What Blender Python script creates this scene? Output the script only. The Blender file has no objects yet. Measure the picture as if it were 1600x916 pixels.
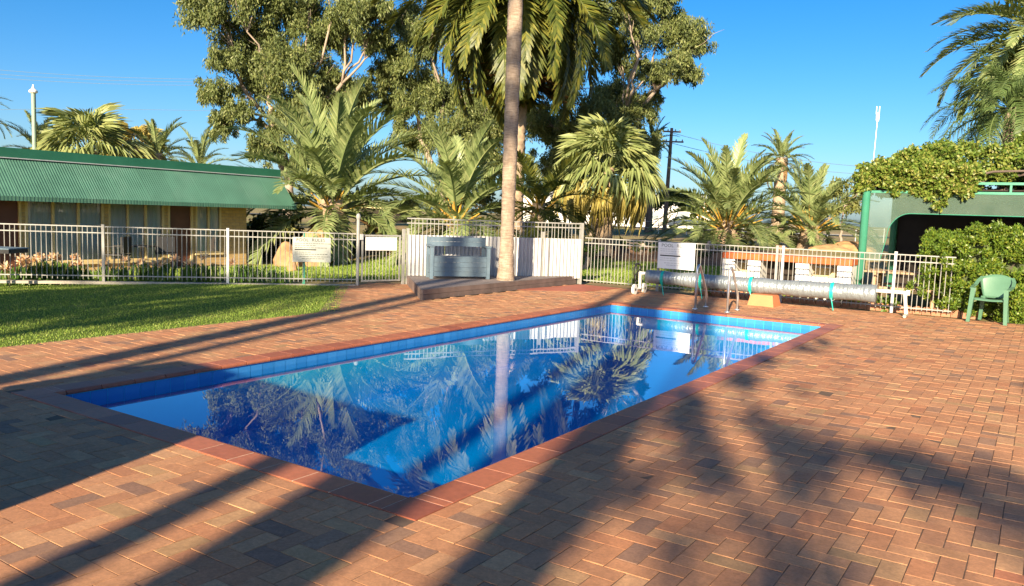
import bpy, math, random
import numpy as np
from mathutils import Vector, Matrix, Euler
R = math.radians
rnd = random.Random(7)
nrs = np.random.RandomState(11)
S = bpy.context.scene
COL = S.collection

# ------------------------------------------------------------------ camera
# world: origin on the near corner of the pool, X along its short side, Y along its long side
CAM = Vector((2.829, -3.324, 1.6))
YAW, PITCH, ROLL, FPX = 33.498, 5.7, 2.1, 1250.0
fwd0 = Vector((-math.sin(R(YAW)), math.cos(R(YAW)), 0)); rgt0 = Vector((math.cos(R(YAW)), math.sin(R(YAW)), 0)); up0 = Vector((0, 0, 1))
FW = fwd0 * math.cos(R(PITCH)) - up0 * math.sin(R(PITCH))
UP = fwd0 * math.sin(R(PITCH)) + up0 * math.cos(R(PITCH))
cr, sr = math.cos(R(ROLL)), math.sin(R(ROLL))
CR = rgt0 * cr + UP * sr; CU = UP * cr - rgt0 * sr
camd = bpy.data.cameras.new('camera'); camo = bpy.data.objects.new('camera', camd); COL.objects.link(camo)
camd.sensor_width = 36; camd.lens = FPX / 1600 * 36; camd.clip_start = 0.05; camd.clip_end = 3000
camo.matrix_world = Matrix(((CR.x, CU.x, -FW.x, CAM.x), (CR.y, CU.y, -FW.y, CAM.y), (CR.z, CU.z, -FW.z, CAM.z), (0, 0, 0, 1)))
S.camera = camo

# ------------------------------------------------------------------ sky, sun, exposure
SUN_EL = R(20); SX, SY = 0.276, -0.961            # horizontal direction towards the sun
w = bpy.data.worlds.new('World'); S.world = w; w.use_nodes = True
nt = w.node_tree; bg = nt.nodes['Background']
sky = nt.nodes.new('ShaderNodeTexSky'); sky.sky_type = 'NISHITA'; sky.sun_disc = False
sky.sun_elevation = SUN_EL; sky.sun_rotation = math.atan2(SX, SY); sky.altitude = 0; sky.air_density = 0.82; sky.dust_density = 1.2; sky.ozone_density = 4.0
hs = nt.nodes.new('ShaderNodeHueSaturation'); hs.inputs['Saturation'].default_value = 1.3; hs.inputs['Value'].default_value = 1.0
nt.links.new(sky.outputs[0], hs.inputs['Color']); nt.links.new(hs.outputs[0], bg.inputs['Color'])
bg.inputs['Strength'].default_value = 0.064
sd = bpy.data.lights.new('sun', 'SUN'); sd.energy = 5.0; sd.angle = R(0.55); sd.color = (1.0, 0.82, 0.57)
so = bpy.data.objects.new('sun', sd); COL.objects.link(so); so.location = (20, -60, 30)
SUNV = Vector((SX * math.cos(SUN_EL), SY * math.cos(SUN_EL), math.sin(SUN_EL)))
so.rotation_euler = (-SUNV).to_track_quat('-Z', 'Y').to_euler()
vs = S.view_settings; vs.view_transform = 'Standard'; vs.look = 'None'; vs.exposure = 1.53; vs.gamma = 1
S.render.engine = 'CYCLES'; S.cycles.use_denoising = True
S.cycles.max_bounces = 8; S.cycles.transparent_max_bounces = 24; S.cycles.caustics_reflective = False; S.cycles.caustics_refractive = False

# ------------------------------------------------------------------ placing helpers
def ray(px, py):
    return FW * FPX + CR * (px - 800) - CU * (py - 458)
def at(px, py, depth):                       # the point seen at a pixel of the photograph, at a depth in metres
    d = ray(px, py); return CAM + d * (depth / d.dot(fwd0))
def sm(a, b, x):
    t = np.clip((np.asarray(x, float) - a) / (b - a), 0, 1); return t * t * (3 - 2 * t)
def gz(x, y):                                # height of the terrain
    d = np.hypot(np.asarray(x) - CAM.x, np.asarray(y) - CAM.y)
    return -0.03 + 0.5 * sm(29.5, 31.2, d) * sm(13, 17, y) - 0.12 * sm(-10.5, -14.5, x) * (1 - sm(13, 17, y))
def gzf(x, y): return float(gz(x, y))

# ------------------------------------------------------------------ mesh helpers
class MB:
    def __init__(s): s.v = []; s.f = []
    def add(s, vs, fs):
        o = len(s.v); s.v += [tuple(p) for p in vs]; s.f += [tuple(i + o for i in f) for f in fs]; return s
    def box(s, c, d, rz=0.0, taper=1.0):
        x, y, z = d[0] / 2, d[1] / 2, d[2] / 2; ca, sa = math.cos(rz), math.sin(rz); P = []
        for k in (-1, 1):
            t = taper if k > 0 else 1
            for a, b in ((-1, -1), (1, -1), (1, 1), (-1, 1)):
                X, Y = a * x * t, b * y * t; P.append((c[0] + X * ca - Y * sa, c[1] + X * sa + Y * ca, c[2] + k * z))
        return s.add(P, [(3, 2, 1, 0), (4, 5, 6, 7), (0, 1, 5, 4), (1, 2, 6, 5), (2, 3, 7, 6), (3, 0, 4, 7)])
    def prism(s, poly, z0, z1):               # poly anticlockwise in XY
        n = len(poly); P = [(p[0], p[1], z0) for p in poly] + [(p[0], p[1], z1) for p in poly]
        return s.add(P, [tuple(range(n - 1, -1, -1)), tuple(range(n, 2 * n))] + [(i, (i + 1) % n, n + (i + 1) % n, n + i) for i in range(n)])
    def extr(s, poly3, off):                  # planar polygon swept by a vector
        n = len(poly3); P = [tuple(p) for p in poly3] + [(p[0] + off[0], p[1] + off[1], p[2] + off[2]) for p in poly3]
        return s.add(P, [tuple(range(n - 1, -1, -1)), tuple(range(n, 2 * n))] + [(i, (i + 1) % n, n + (i + 1) % n, n + i) for i in range(n)])
    def tube(s, pts, r, n=8, cap=True):
        pts = [Vector(p) for p in pts]; m = len(pts); rr = r if isinstance(r, (list, tuple)) else [r] * m
        o = len(s.v); prev = None
        for i, p in enumerate(pts):
            t = (pts[min(i + 1, m - 1)] - pts[max(i - 1, 0)]).normalized()
            if prev is None:
                a = t.cross(Vector((0, 0, 1)))
                if a.length < 1e-3: a = t.cross(Vector((1, 0, 0)))
                a.normalize()
            else:
                a = (prev - t * prev.dot(t)).normalized()
            prev = a; b = t.cross(a)
            for k in range(n):
                q = 2 * math.pi * k / n; s.v.append(tuple(p + (a * math.cos(q) + b * math.sin(q)) * rr[i]))
        for i in range(m - 1):
            for k in range(n):
                k2 = (k + 1) % n; s.f.append((o + i * n + k, o + i * n + k2, o + (i + 1) * n + k2, o + (i + 1) * n + k))
        if cap:
            s.f.append(tuple(o + k for k in range(n - 1, -1, -1))); s.f.append(tuple(o + (m - 1) * n + k for k in range(n)))
        return s
    def disc(s, c, ax, r, th, n=16):
        ax = Vector(ax).normalized(); c = Vector(c); return s.tube([c - ax * th / 2, c + ax * th / 2], r, n)
    def lathe(s, prof, c, n=16):              # prof: (r, z)
        o = len(s.v)
        for r_, z in prof:
            for k in range(n):
                q = 2 * math.pi * k / n; s.v.append((c[0] + r_ * math.cos(q), c[1] + r_ * math.sin(q), c[2] + z))
        for i in range(len(prof) - 1):
            for k in range(n):
                k2 = (k + 1) % n; s.f.append((o + i * n + k, o + i * n + k2, o + (i + 1) * n + k2, o + (i + 1) * n + k))
        s.f.append(tuple(o + k for k in range(n - 1, -1, -1))); s.f.append(tuple(o + (len(prof) - 1) * n + k for k in range(n)))
        return s
    def mesh(s, name, mat, smooth=False):
        me = bpy.data.meshes.new(name); me.from_pydata(s.v, [], s.f); me.materials.append(mat)
        if smooth: me.polygons.foreach_set('use_smooth', [True] * len(me.polygons))
        me.update(); return me
    def build(s, name, mat, parent=None, smooth=False):
        return obj(name, s.mesh(name, mat, smooth), parent)

def obj(name, me, parent=None, loc=None, rot=None, scale=None):
    o = bpy.data.objects.new(name, me); COL.objects.link(o)
    if parent is not None: o.parent = parent
    if loc is not None: o.location = loc
    if rot is not None: o.rotation_euler = rot
    if scale is not None: o.scale = (scale,) * 3 if isinstance(scale, (int, float)) else scale
    return o
def np_mesh(name, V, F, mat, smooth=False):   # V (n,3), F (m,k) numpy
    me = bpy.data.meshes.new(name); V = np.asarray(V, np.float32); F = np.asarray(F, np.int32); m, k = F.shape
    me.vertices.add(len(V)); me.vertices.foreach_set('co', V.ravel())
    me.loops.add(m * k); me.loops.foreach_set('vertex_index', F.ravel())
    me.polygons.add(m); me.polygons.foreach_set('loop_start', np.arange(m, dtype=np.int32) * k)
    me.polygons.foreach_set('loop_total', np.full(m, k, np.int32))
    if smooth: me.polygons.foreach_set('use_smooth', np.ones(m, bool))
    me.materials.append(mat); me.update(calc_edges=True); me.validate(); return me
def tag(o, label, cat=None, group=None, kind=None):
    o['label'] = label
    if cat: o['category'] = cat
    if group: o['group'] = group
    if kind: o['kind'] = kind
    return o
def thing(name, label, cat, loc=(0, 0, 0), rz=0.0, group=None):
    o = bpy.data.objects.new(name, None); COL.objects.link(o); o.empty_display_size = 0.1
    o.location = loc; o.rotation_euler = (0, 0, rz); return tag(o, label, cat, group)

# ------------------------------------------------------------------ materials
def lin(h):
    h = h.lstrip('#'); c = [int(h[i:i + 2], 16) / 255 for i in (0, 2, 4)]
    return tuple(x / 12.92 if x <= 0.04045 else ((x + 0.055) / 1.055) ** 2.4 for x in c) + (1,)
def col4(c): return c if len(c) == 4 else tuple(c) + (1,)
class NT:
    def __init__(s, name):
        s.m = bpy.data.materials.new(name); s.m.use_nodes = True; s.t = s.m.node_tree; s.t.nodes.clear()
        s.out = s.t.nodes.new('ShaderNodeOutputMaterial')
    def n(s, typ, **kw):
        d = s.t.nodes.new('ShaderNode' + typ)
        for k, v in kw.items(): setattr(d, k, v)
        return d
    def l(s, a, b): s.t.links.new(a, b)
    def math(s, op, a, b=0.0):
        d = s.n('Math', operation=op)
        for i, q in enumerate((a, b)):
            if isinstance(q, (int, float)): d.inputs[i].default_value = q
            else: s.l(q, d.inputs[i])
        return d.outputs[0]
    def noise(s, scale, detail=4, rough=0.55, vec=None, stretch=None):
        d = s.n('TexNoise'); d.inputs['Scale'].default_value = scale; d.inputs['Detail'].default_value = detail; d.inputs['Roughness'].default_value = rough
        if vec is None:
            vec = s.n('TexCoord').outputs['Object']
        if stretch:
            mp = s.n('Mapping'); mp.inputs['Scale'].default_value = stretch; s.l(vec, mp.inputs['Vector']); vec = mp.outputs[0]
        s.l(vec, d.inputs['Vector']); return d.outputs[0]
    def ramp(s, fac, stops):
        d = s.n('ValToRGB'); e = d.color_ramp.elements
        while len(e) < len(stops): e.new(0.5)
        for i, (p, c) in enumerate(stops): e[i].position = p; e[i].color = col4(c)
        s.l(fac, d.inputs[0]); return d.outputs[0]
    def mix(s, fac, a, b, blend='MIX'):
        d = s.n('Mix', data_type='RGBA', blend_type=blend)
        for sock, q in ((d.inputs[0], fac), (d.inputs[6], a), (d.inputs[7], b)):
            if isinstance(q, (int, float)): sock.default_value = q
            elif isinstance(q, tuple): sock.default_value = col4(q)
            else: s.l(q, sock)
        return d.outputs[2]
    def bump(s, h, strength=0.3, dist=0.02):
        d = s.n('Bump'); d.inputs['Strength'].default_value = strength; d.inputs['Distance'].default_value = dist; s.l(h, d.inputs['Height']); return d.outputs[0]
    def island(s):                             # one random number for each loose piece, in joined and in single objects
        a = s.n('NewGeometry').outputs['Random Per Island']; b = s.n('ObjectInfo').outputs['Random']
        return s.math('FRACT', s.math('ADD', a, b))
    def pbsdf(s, color, rough=0.6, metal=0.0, normal=None, spec=0.4):
        d = s.n('BsdfPrincipled')
        for k, q in (('Base Color', color), ('Roughness', rough), ('Metallic', metal)):
            if isinstance(q, (int, float)): d.inputs[k].default_value = q
            elif isinstance(q, tuple): d.inputs[k].default_value = col4(q)
            else: s.l(q, d.inputs[k])
        d.inputs['Specular IOR Level'].default_value = spec
        if normal is not None: s.l(normal, d.inputs['Normal'])
        return d.outputs[0]
    def done(s, sh): s.l(sh, s.out.inputs['Surface']); return s.m

def plain(name, c, rough=0.55, var=0.18, scale=6.0, bump=0.15, metal=0.0, spec=0.4, dirt=None, island=0.0, bscale=40.0, stretch=None):
    t = NT(name); c = col4(c)
    f = t.noise(scale, 5, 0.6, stretch=stretch)
    dark = tuple(x * (1 - var) for x in c[:3]); lite = tuple(min(1, x * (1 + var)) for x in c[:3])
    cc = t.ramp(f, [(0.3, dark), (0.7, lite)])
    if dirt:
        g = t.noise(scale * 0.4, 6, 0.7); cc = t.mix(t.ramp(g, [(0.5, (0, 0, 0)), (0.75, (0.6, 0.6, 0.6))]), cc, dirt)
    if island:
        r = t.island(); cc = t.mix(1.0, cc, t.ramp(r, [(0, (1 - island,) * 3), (1, (1.0,) * 3)]), 'MULTIPLY')
    nm = t.bump(t.noise(bscale, 4), bump, 0.01) if bump else None
    rr = t.ramp(f, [(0.2, (max(0.02, rough - .08),) * 3), (0.8, (min(1, rough + .08),) * 3)])
    return t.done(t.pbsdf(cc, rr, metal, nm, spec))

def leafy(name, stops, trans=0.35, rough=0.5, spec=0.35, objrand=True):
    t = NT(name); r = t.island() if objrand else t.n('NewGeometry').outputs['Random Per Island']
    f = t.noise(0.9, 3); r2 = t.math('ADD', t.math('MULTIPLY', r, 0.7), t.math('MULTIPLY', f, 0.35))
    c = t.ramp(r2, stops)
    p = t.pbsdf(c, rough, 0, None, spec); tr = t.n('BsdfTranslucent'); t.l(t.mix(1.0, c, (1.0, 1.0, 0.55), 'MULTIPLY'), tr.inputs['Color'])
    m = t.n('MixShader'); m.inputs[0].default_value = trans; t.l(p, m.inputs[1]); t.l(tr.outputs[0], m.inputs[2])
    return t.done(m.outputs[0])

M = {}
def mk_brick():
    t = NT('clay_paver'); r = t.island()
    c = t.ramp(r, [(0.0, (0.280, 0.160, 0.112)), (0.05, (0.330, 0.196, 0.129)), (0.12, (0.450, 0.221, 0.118)), (0.3, (0.500, 0.252, 0.134)), (0.55, (0.520, 0.270, 0.143)), (0.74, (0.490, 0.221, 0.112)), (0.87, (0.550, 0.309, 0.168)), (0.95, (0.430, 0.263, 0.134)), (1.0, (0.460, 0.185, 0.101))])
    tc = t.n('TexCoord').outputs['Object']; g = t.n('NewGeometry').outputs['Position']
    c = t.mix(1.0, c, t.ramp(t.noise(55, 5, 0.7, g), [(0.3, (0.74, 0.74, 0.74)), (0.7, (1.12, 1.12, 1.12))]), 'MULTIPLY')
    c = t.mix(1.0, c, t.ramp(t.noise(1.3, 4, 0.6, g), [(0.3, (0.82, 0.80, 0.78)), (0.7, (1.08, 1.06, 1.02))]), 'MULTIPLY')
    c = t.mix(1.0, c, t.ramp(t.noise(16, 6, 0.75, g), [(0.32, (0.80, 0.79, 0.77)), (0.68, (1.10, 1.09, 1.06))]), 'MULTIPLY')
    spot = t.ramp(t.noise(2.6, 6, 0.75, g), [(0.66, (0, 0, 0)), (0.78, (0.45, 0.45, 0.45))])
    c = t.mix(spot, c, (0.55, 0.40, 0.28))
    grime = t.ramp(t.noise(7.0, 6, 0.8, g), [(0.60, (0, 0, 0)), (0.75, (0.4, 0.4, 0.4))]); c = t.mix(grime, c, (0.11, 0.075, 0.055))
    nm = t.bump(t.noise(160, 5, 0.7, g), 0.45, 0.004)
    return t.done(t.pbsdf(c, t.ramp(t.noise(30, 3, 0.6, g), [(0.3, (0.62,) * 3), (0.7, (0.85,) * 3)]), 0, nm, 0.35))
M['brick'] = mk_brick()
def mk_coping():
    t = NT('terracotta_coping'); r = t.island(); g = t.n('NewGeometry').outputs['Position']
    c = t.ramp(r, [(0, (0.27, 0.082, 0.048)), (0.5, (0.35, 0.115, 0.06)), (1, (0.42, 0.145, 0.075))])
    c = t.mix(1.0, c, t.ramp(t.noise(22, 5, 0.7, g), [(0.3, (0.8, 0.8, 0.8)), (0.7, (1.1, 1.1, 1.1))]), 'MULTIPLY')
    st = t.ramp(t.noise(3.5, 6, 0.75, g), [(0.58, (0, 0, 0)), (0.8, (0.4, 0.4, 0.4))]); c = t.mix(st, c, (0.2, 0.1, 0.08))
    return t.done(t.pbsdf(c, 0.5, 0, t.bump(t.noise(70, 4, 0.6, g), 0.25, 0.004), 0.4))
M['coping'] = mk_coping()
M['mortar'] = plain('mortar', (0.56, 0.46, 0.35), 0.9, 0.2, 20)
M['sand'] = plain('bedding_sand', (0.13, 0.085, 0.058), 0.95, 0.3, 12)
def mk_pool():
    t = NT('pool_paint'); g = t.n('NewGeometry').outputs['Position']
    c = t.ramp(t.noise(1.6, 4, 0.6, g), [(0.3, (0.02, 0.56, 0.82)), (0.7, (0.04, 0.66, 0.90))])
    return t.done(t.pbsdf(c, 0.6, 0, t.bump(t.noise(30, 3, 0.6, g), 0.1, 0.01), 0.3))
M['pool'] = mk_pool()
def mk_wtile():
    t = NT('waterline_tile'); r = t.island()
    c = t.ramp(r, [(0, (0.028, 0.19, 0.48)), (0.5, (0.034, 0.21, 0.52)), (1, (0.042, 0.23, 0.55))])
    return t.done(t.pbsdf(c, 0.25, 0, None, 0.5))
M['wtile'] = mk_wtile()
def mk_water():
    t = NT('pool_water'); g = t.n('NewGeometry').outputs['Position']
    h = t.math('ADD', t.math('MULTIPLY', t.noise(1.1, 2, 0.5, g), 1.0), t.math('MULTIPLY', t.noise(5.0, 2, 0.5, g), 0.12))
    nm = t.bump(h, 0.035, 0.03)
    vm = t.n('VectorMath', operation='DOT_PRODUCT'); t.l(t.n('NewGeometry').outputs['Incoming'], vm.inputs[0]); t.l(nm, vm.inputs[1])
    F_ = t.math('ADD', 0.025, t.math('MULTIPLY', 0.975, t.math('POWER', t.math('SUBTRACT', 1.0, t.math('ABSOLUTE', vm.outputs['Value'])), 4.4)))   # Schlick, alike from both sides
    gl = t.n('BsdfGlossy'); gl.inputs['Roughness'].default_value = 0.0; t.l(nm, gl.inputs['Normal']); gl.inputs['Color'].default_value = (0.95, 0.98, 1, 1)
    tr = t.n('BsdfTransparent'); tr.inputs['Color'].default_value = (0.85, 0.97, 1.0, 1)
    m = t.n('MixShader'); sp = t.n('SeparateXYZ'); t.l(g, sp.inputs[0]); F_ = t.math('MULTIPLY', F_, t.math('GREATER_THAN', sp.outputs[2], -0.12))
    t.l(F_, m.inputs[0]); t.l(tr.outputs[0], m.inputs[1]); t.l(gl.outputs[0], m.inputs[2])
    va = t.n('VolumeAbsorption'); va.inputs['Color'].default_value = (0.2, 0.885, 0.955, 1); va.inputs['Density'].default_value = 2.4; t.l(va.outputs[0], t.out.inputs['Volume'])
    return t.done(m.outputs[0])
M['water'] = mk_water()
def mk_ground():
    t = NT('dry_ground'); g = t.n('NewGeometry').outputs['Position']
    c = t.ramp(t.noise(0.35, 7, 0.65, g), [(0.3, (0.22, 0.15, 0.085)), (0.5, (0.34, 0.25, 0.13)), (0.7, (0.42, 0.33, 0.17))])
    c = t.mix(t.ramp(t.noise(0.12, 5, 0.6, g), [(0.42, (0, 0, 0)), (0.6, (0.7, 0.7, 0.7))]), c, (0.16, 0.19, 0.05))
    c = t.mix(1.0, c, t.ramp(t.noise(9, 6, 0.75, g), [(0.3, (0.65, 0.65, 0.65)), (0.7, (1.15, 1.15, 1.15))]), 'MULTIPLY')
    return t.done(t.pbsdf(c, 0.95, 0, t.bump(t.noise(14, 6, 0.7, g), 0.6, 0.04), 0.15))
M['ground'] = mk_ground()
def mk_lawn():
    t = NT('turf'); g = t.n('NewGeometry').outputs['Position']
    c = t.ramp(t.noise(1.2, 6, 0.65, g), [(0.3, (0.12, 0.19, 0.03)), (0.58, (0.18, 0.25, 0.045)), (0.72, (0.30, 0.30, 0.09)), (0.82, (0.34, 0.28, 0.13))])
    c = t.mix(1.0, c, t.ramp(t.noise(60, 5, 0.8, g), [(0.3, (0.55, 0.55, 0.55)), (0.7, (1.15, 1.15, 1.1))]), 'MULTIPLY')
    return t.done(t.pbsdf(c, 0.9, 0, t.bump(t.noise(90, 5, 0.8, g), 0.8, 0.03), 0.15))
M['lawn'] = mk_lawn()
M['blade'] = leafy('grass_blade', [(0.1, (0.112, 0.192, 0.024)), (0.4, (0.188, 0.288, 0.042)), (0.7, (0.263, 0.360, 0.060)), (0.95, (0.413, 0.396, 0.132))], 0.35, 0.55)
M['mulch'] = plain('bark_mulch', (0.17, 0.10, 0.06), 0.95, 0.45, 9, 0.9, bscale=25)
M['asphalt'] = plain('asphalt', (0.06, 0.06, 0.062), 0.9, 0.15, 4, 0.3)
M['steel'] = plain('painted_fence_tube', (0.29, 0.29, 0.275), 0.45, 0.12, 9, 0.05, dirt=(0.22, 0.205, 0.17))
M['steelw'] = plain('galvanised_post', (0.50, 0.52, 0.53), 0.4, 0.12, 9, 0.05, metal=0.3)
M['zinc'] = plain('white_corrugated_steel', (0.46, 0.46, 0.46), 0.45, 0.06, 3, 0.0, dirt=(0.38, 0.35, 0.31))
M['deck'] = plain('weathered_decking', (0.24, 0.20, 0.19), 0.75, 0.25, 3, 0.4, island=0.3, stretch=(14, 1, 14))
M['deckf'] = plain('deck_fascia', (0.17, 0.125, 0.11), 0.7, 0.25, 4, 0.3, island=0.2)
M['bench'] = plain('blue_grey_bench_paint', (0.115, 0.17, 0.22), 0.5, 0.14, 5, 0.2, island=0.15, dirt=(0.16, 0.20, 0.23))
M['sign'] = plain('sign_board', (0.40, 0.42, 0.38), 0.4, 0.05, 3, 0.0, dirt=(0.46, 0.47, 0.40))
M['signw'] = plain('white_sign_board', (0.82, 0.82, 0.80), 0.4, 0.03, 3, 0.0)
M['ink'] = plain('black_lettering', (0.03, 0.03, 0.03), 0.5, 0.1, 5, 0.0)
M['inkg'] = plain('grey_lettering', (0.17, 0.18, 0.16), 0.5, 0.1, 5, 0.0)
M['inkw'] = plain('pale_lettering', (0.60, 0.60, 0.58), 0.5, 0.1, 5, 0.0)  # pale grey, close in tone to the white board
M['green'] = plain('green_roof_steel', (0.072, 0.18, 0.13), 0.5, 0.14, 2.5, 0.0, spec=0.4, dirt=(0.12, 0.22, 0.17), island=0.12)
M['greend'] = plain('dark_green_fascia', (0.02, 0.115, 0.07), 0.45, 0.1, 2.5, 0.0)
M['gpost'] = plain('green_post_paint', (0.05, 0.24, 0.16), 0.35, 0.1, 3, 0.0, spec=0.5)
def mk_ybrick():
    t = NT('yellow_brick_wall'); tc = t.n('TexCoord').outputs['Object']; mp = t.n('Mapping'); mp.inputs['Rotation'].default_value = (R(90), 0, R(90)); t.l(tc, mp.inputs[0])
    sx = t.n('SeparateXYZ'); t.l(tc, sx.inputs[0]); cb = t.n('CombineXYZ'); t.l(sx.outputs[1], cb.inputs[0]); t.l(sx.outputs[2], cb.inputs[1])
    b = t.n('TexBrick'); t.l(cb.outputs[0], b.inputs['Vector']); b.inputs['Scale'].default_value = 1.0; b.inputs['Brick Width'].default_value = 0.24; b.inputs['Row Height'].default_value = 0.086; b.inputs['Mortar Size'].default_value = 0.006
    b.inputs['Color1'].default_value = (0.58, 0.41, 0.17, 1); b.inputs['Color2'].default_value = (0.50, 0.34, 0.14, 1); b.inputs['Mortar'].default_value = (0.36, 0.29, 0.19, 1)
    c = t.mix(1.0, b.outputs['Color'], t.ramp(t.noise(12, 5, 0.7, tc), [(0.3, (0.8, 0.8, 0.8)), (0.7, (1.1, 1.1, 1.1))]), 'MULTIPLY')
    return t.done(t.pbsdf(c, 0.8, 0, t.bump(b.outputs['Fac'], -0.5, 0.006), 0.2))
M['ybrick'] = mk_ybrick()
M['cream'] = plain('cream_paint', (0.62, 0.50, 0.25), 0.5, 0.08, 4, 0.0)
M['door'] = plain('brown_door', (0.13, 0.05, 0.03), 0.4, 0.15, 4, 0.05)
M['curtain'] = plain('net_curtain', (0.85, 0.78, 0.62), 0.9, 0.12, 5, 0.0, stretch=(1, 12, 0.3))
M['glass'] = None
def mk_glass():
    t = NT('window_glass'); gl = t.n('BsdfGlossy'); gl.inputs['Roughness'].default_value = 0.03; tr = t.n('BsdfTransparent'); tr.inputs['Color'].default_value = (0.95, 0.96, 0.96, 1)
    f = t.n('Fresnel'); f.inputs[0].default_value = 1.42; m = t.n('MixShader'); t.l(f.outputs[0], m.inputs[0]); t.l(tr.outputs[0], m.inputs[1]); t.l(gl.outputs[0], m.inputs[2]); return t.done(m.outputs[0])
M['glass'] = mk_glass()
M['black'] = plain('black_plastic', (0.02, 0.02, 0.022), 0.5, 0.1, 6, 0.0)
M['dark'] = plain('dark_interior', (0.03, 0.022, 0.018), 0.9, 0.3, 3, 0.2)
M['white'] = plain('white_paint', (0.78, 0.77, 0.74), 0.5, 0.05, 3, 0.05)
M['whitep'] = plain('white_plastic', (0.80, 0.78, 0.72), 0.4, 0.05, 3, 0.0)
M['orange'] = plain('orange_brick_slab', (0.55, 0.115, 0.025), 0.6, 0.15, 9, 0.2, island=0.25)
M['block'] = plain('terracotta_block_paint', (0.56, 0.20, 0.085), 0.7, 0.1, 6, 0.2)
M['patch'] = plain('red_painted_concrete', (0.34, 0.10, 0.06), 0.7, 0.15, 3, 0.2)
M['edging'] = plain('terracotta_edging', (0.40, 0.19, 0.11), 0.8, 0.2, 9, 0.3, island=0.4)
M['concrete'] = plain('concrete_strip', (0.36, 0.33, 0.27), 0.9, 0.2, 5, 0.3)
def mk_cover():
    t = NT('bubble_pool_cover'); g = t.n('NewGeometry').outputs['Position']
    c = t.ramp(t.noise(3, 5, 0.6, g), [(0.3, (0.215, 0.25, 0.275)), (0.7, (0.26, 0.295, 0.315))])
    h = t.math('ADD', t.noise(24, 2, 0.4, g, stretch=(1.0, 0.28, 0.28)), t.math('MULTIPLY', t.noise(80, 1, 0.4, g), 0.25))
    return t.done(t.pbsdf(c, 0.30, 0.35, t.bump(h, 0.8, 0.03), 0.6))
M['cover'] = mk_cover()
M['teal'] = plain('teal_strap', (0.01, 0.42, 0.36), 0.5, 0.1, 5, 0.0)
M['alu'] = plain('aluminium_tube', (0.62, 0.62, 0.62), 0.3, 0.06, 5, 0.0, metal=0.8)
M['chair'] = plain('green_plastic_chair', (0.085, 0.185, 0.12), 0.35, 0.06, 4, 0.0, spec=0.5)
M['timber'] = plain('pale_timber', (0.42, 0.29, 0.17), 0.75, 0.2, 4, 0.3, island=0.25)
M['rock'] = plain('sandstone', (0.34, 0.20, 0.095), 0.9, 0.3, 2.5, 0.8, bscale=9)
M['sleeper'] = plain('dark_sleeper', (0.085, 0.05, 0.035), 0.9, 0.3, 3, 0.5)
def mk_cloth():
    t = NT('green_shade_cloth'); g = t.n('NewGeometry').outputs['Position']
    d = t.n('BsdfDiffuse'); t.l(t.ramp(t.noise(3, 4, 0.6, g), [(0.3, (0.10, 0.16, 0.125)), (0.7, (0.14, 0.20, 0.16))]), d.inputs['Color'])
    tl = t.n('BsdfTranslucent'); tl.inputs['Color'].default_value = (0.05, 0.10, 0.075, 1)
    a = t.n('AddShader'); t.l(d.outputs[0], a.inputs[0]); t.l(tl.outputs[0], a.inputs[1])
    tr = t.n('BsdfTransparent'); m = t.n('MixShader'); m.inputs[0].default_value = 0.55; t.l(tr.outputs[0], m.inputs[1]); t.l(a.outputs[0], m.inputs[2]); return t.done(m.outputs[0])
M['cloth'] = mk_cloth()
M['frond'] = leafy('palm_frond', [(0.05, (0.134, 0.186, 0.065)), (0.4, (0.207, 0.270, 0.104)), (0.75, (0.305, 0.360, 0.156)), (1.0, (0.439, 0.444, 0.195))], 0.3, 0.42, 0.5)
M['frondd'] = leafy('dark_palm_frond', [(0.05, (0.045, 0.07, 0.014)), (0.5, (0.10, 0.125, 0.025)), (1.0, (0.26, 0.24, 0.04))], 0.3, 0.45, 0.45)
M['frondb'] = leafy('dead_palm_frond', [(0.05, (0.10, 0.055, 0.025)), (0.5, (0.20, 0.12, 0.05)), (1.0, (0.32, 0.21, 0.09))], 0.15, 0.8, 0.2)
M['queen'] = leafy('queen_palm_frond', [(0.05, (0.06, 0.11, 0.035)), (0.5, (0.11, 0.17, 0.05)), (1.0, (0.17, 0.22, 0.08))], 0.3, 0.45, 0.4)
M['fan'] = leafy('fan_palm_leaf', [(0.05, (0.15, 0.20, 0.06)), (0.5, (0.25, 0.30, 0.11)), (1.0, (0.37, 0.38, 0.14))], 0.3, 0.45, 0.4)
M['fangold'] = leafy('old_fan_palm_leaf', [(0.05, (0.24, 0.19, 0.05)), (0.5, (0.40, 0.33, 0.08)), (1.0, (0.48, 0.40, 0.13))], 0.3, 0.5, 0.4)
M['petiole'] = plain('orange_petiole', (0.46, 0.27, 0.045), 0.5, 0.3, 4, 0.0)
M['bark'] = plain('palm_bark', (0.34, 0.25, 0.17), 0.9, 0.3, 5, 0.5, dirt=(0.16, 0.11, 0.075))
def mk_ring():
    t = NT('ringed_palm_bark'); g = t.n('NewGeometry').outputs['Position']
    c = t.ramp(t.noise(3.0, 6, 0.65, g, stretch=(3, 3, 1.2)), [(0.3, (0.27, 0.205, 0.155)), (0.7, (0.42, 0.335, 0.26))])
    c = t.mix(1.0, c, t.ramp(t.noise(14, 4, 0.7, g, stretch=(0.4, 0.4, 3)), [(0.35, (0.6, 0.58, 0.55)), (0.6, (1.1, 1.1, 1.1))]), 'MULTIPLY')
    c = t.mix(t.ramp(t.noise(1.7, 6, 0.7, g, stretch=(1, 1, 0.8)), [(0.5, (0, 0, 0)), (0.68, (0.55, 0.55, 0.55))]), c, (0.15, 0.115, 0.09))
    return t.done(t.pbsdf(c, 0.85, 0, t.bump(t.noise(30, 5, 0.7, g, stretch=(2, 2, 0.5)), 0.8, 0.02), 0.2))
M['ring'] = mk_ring()
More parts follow.
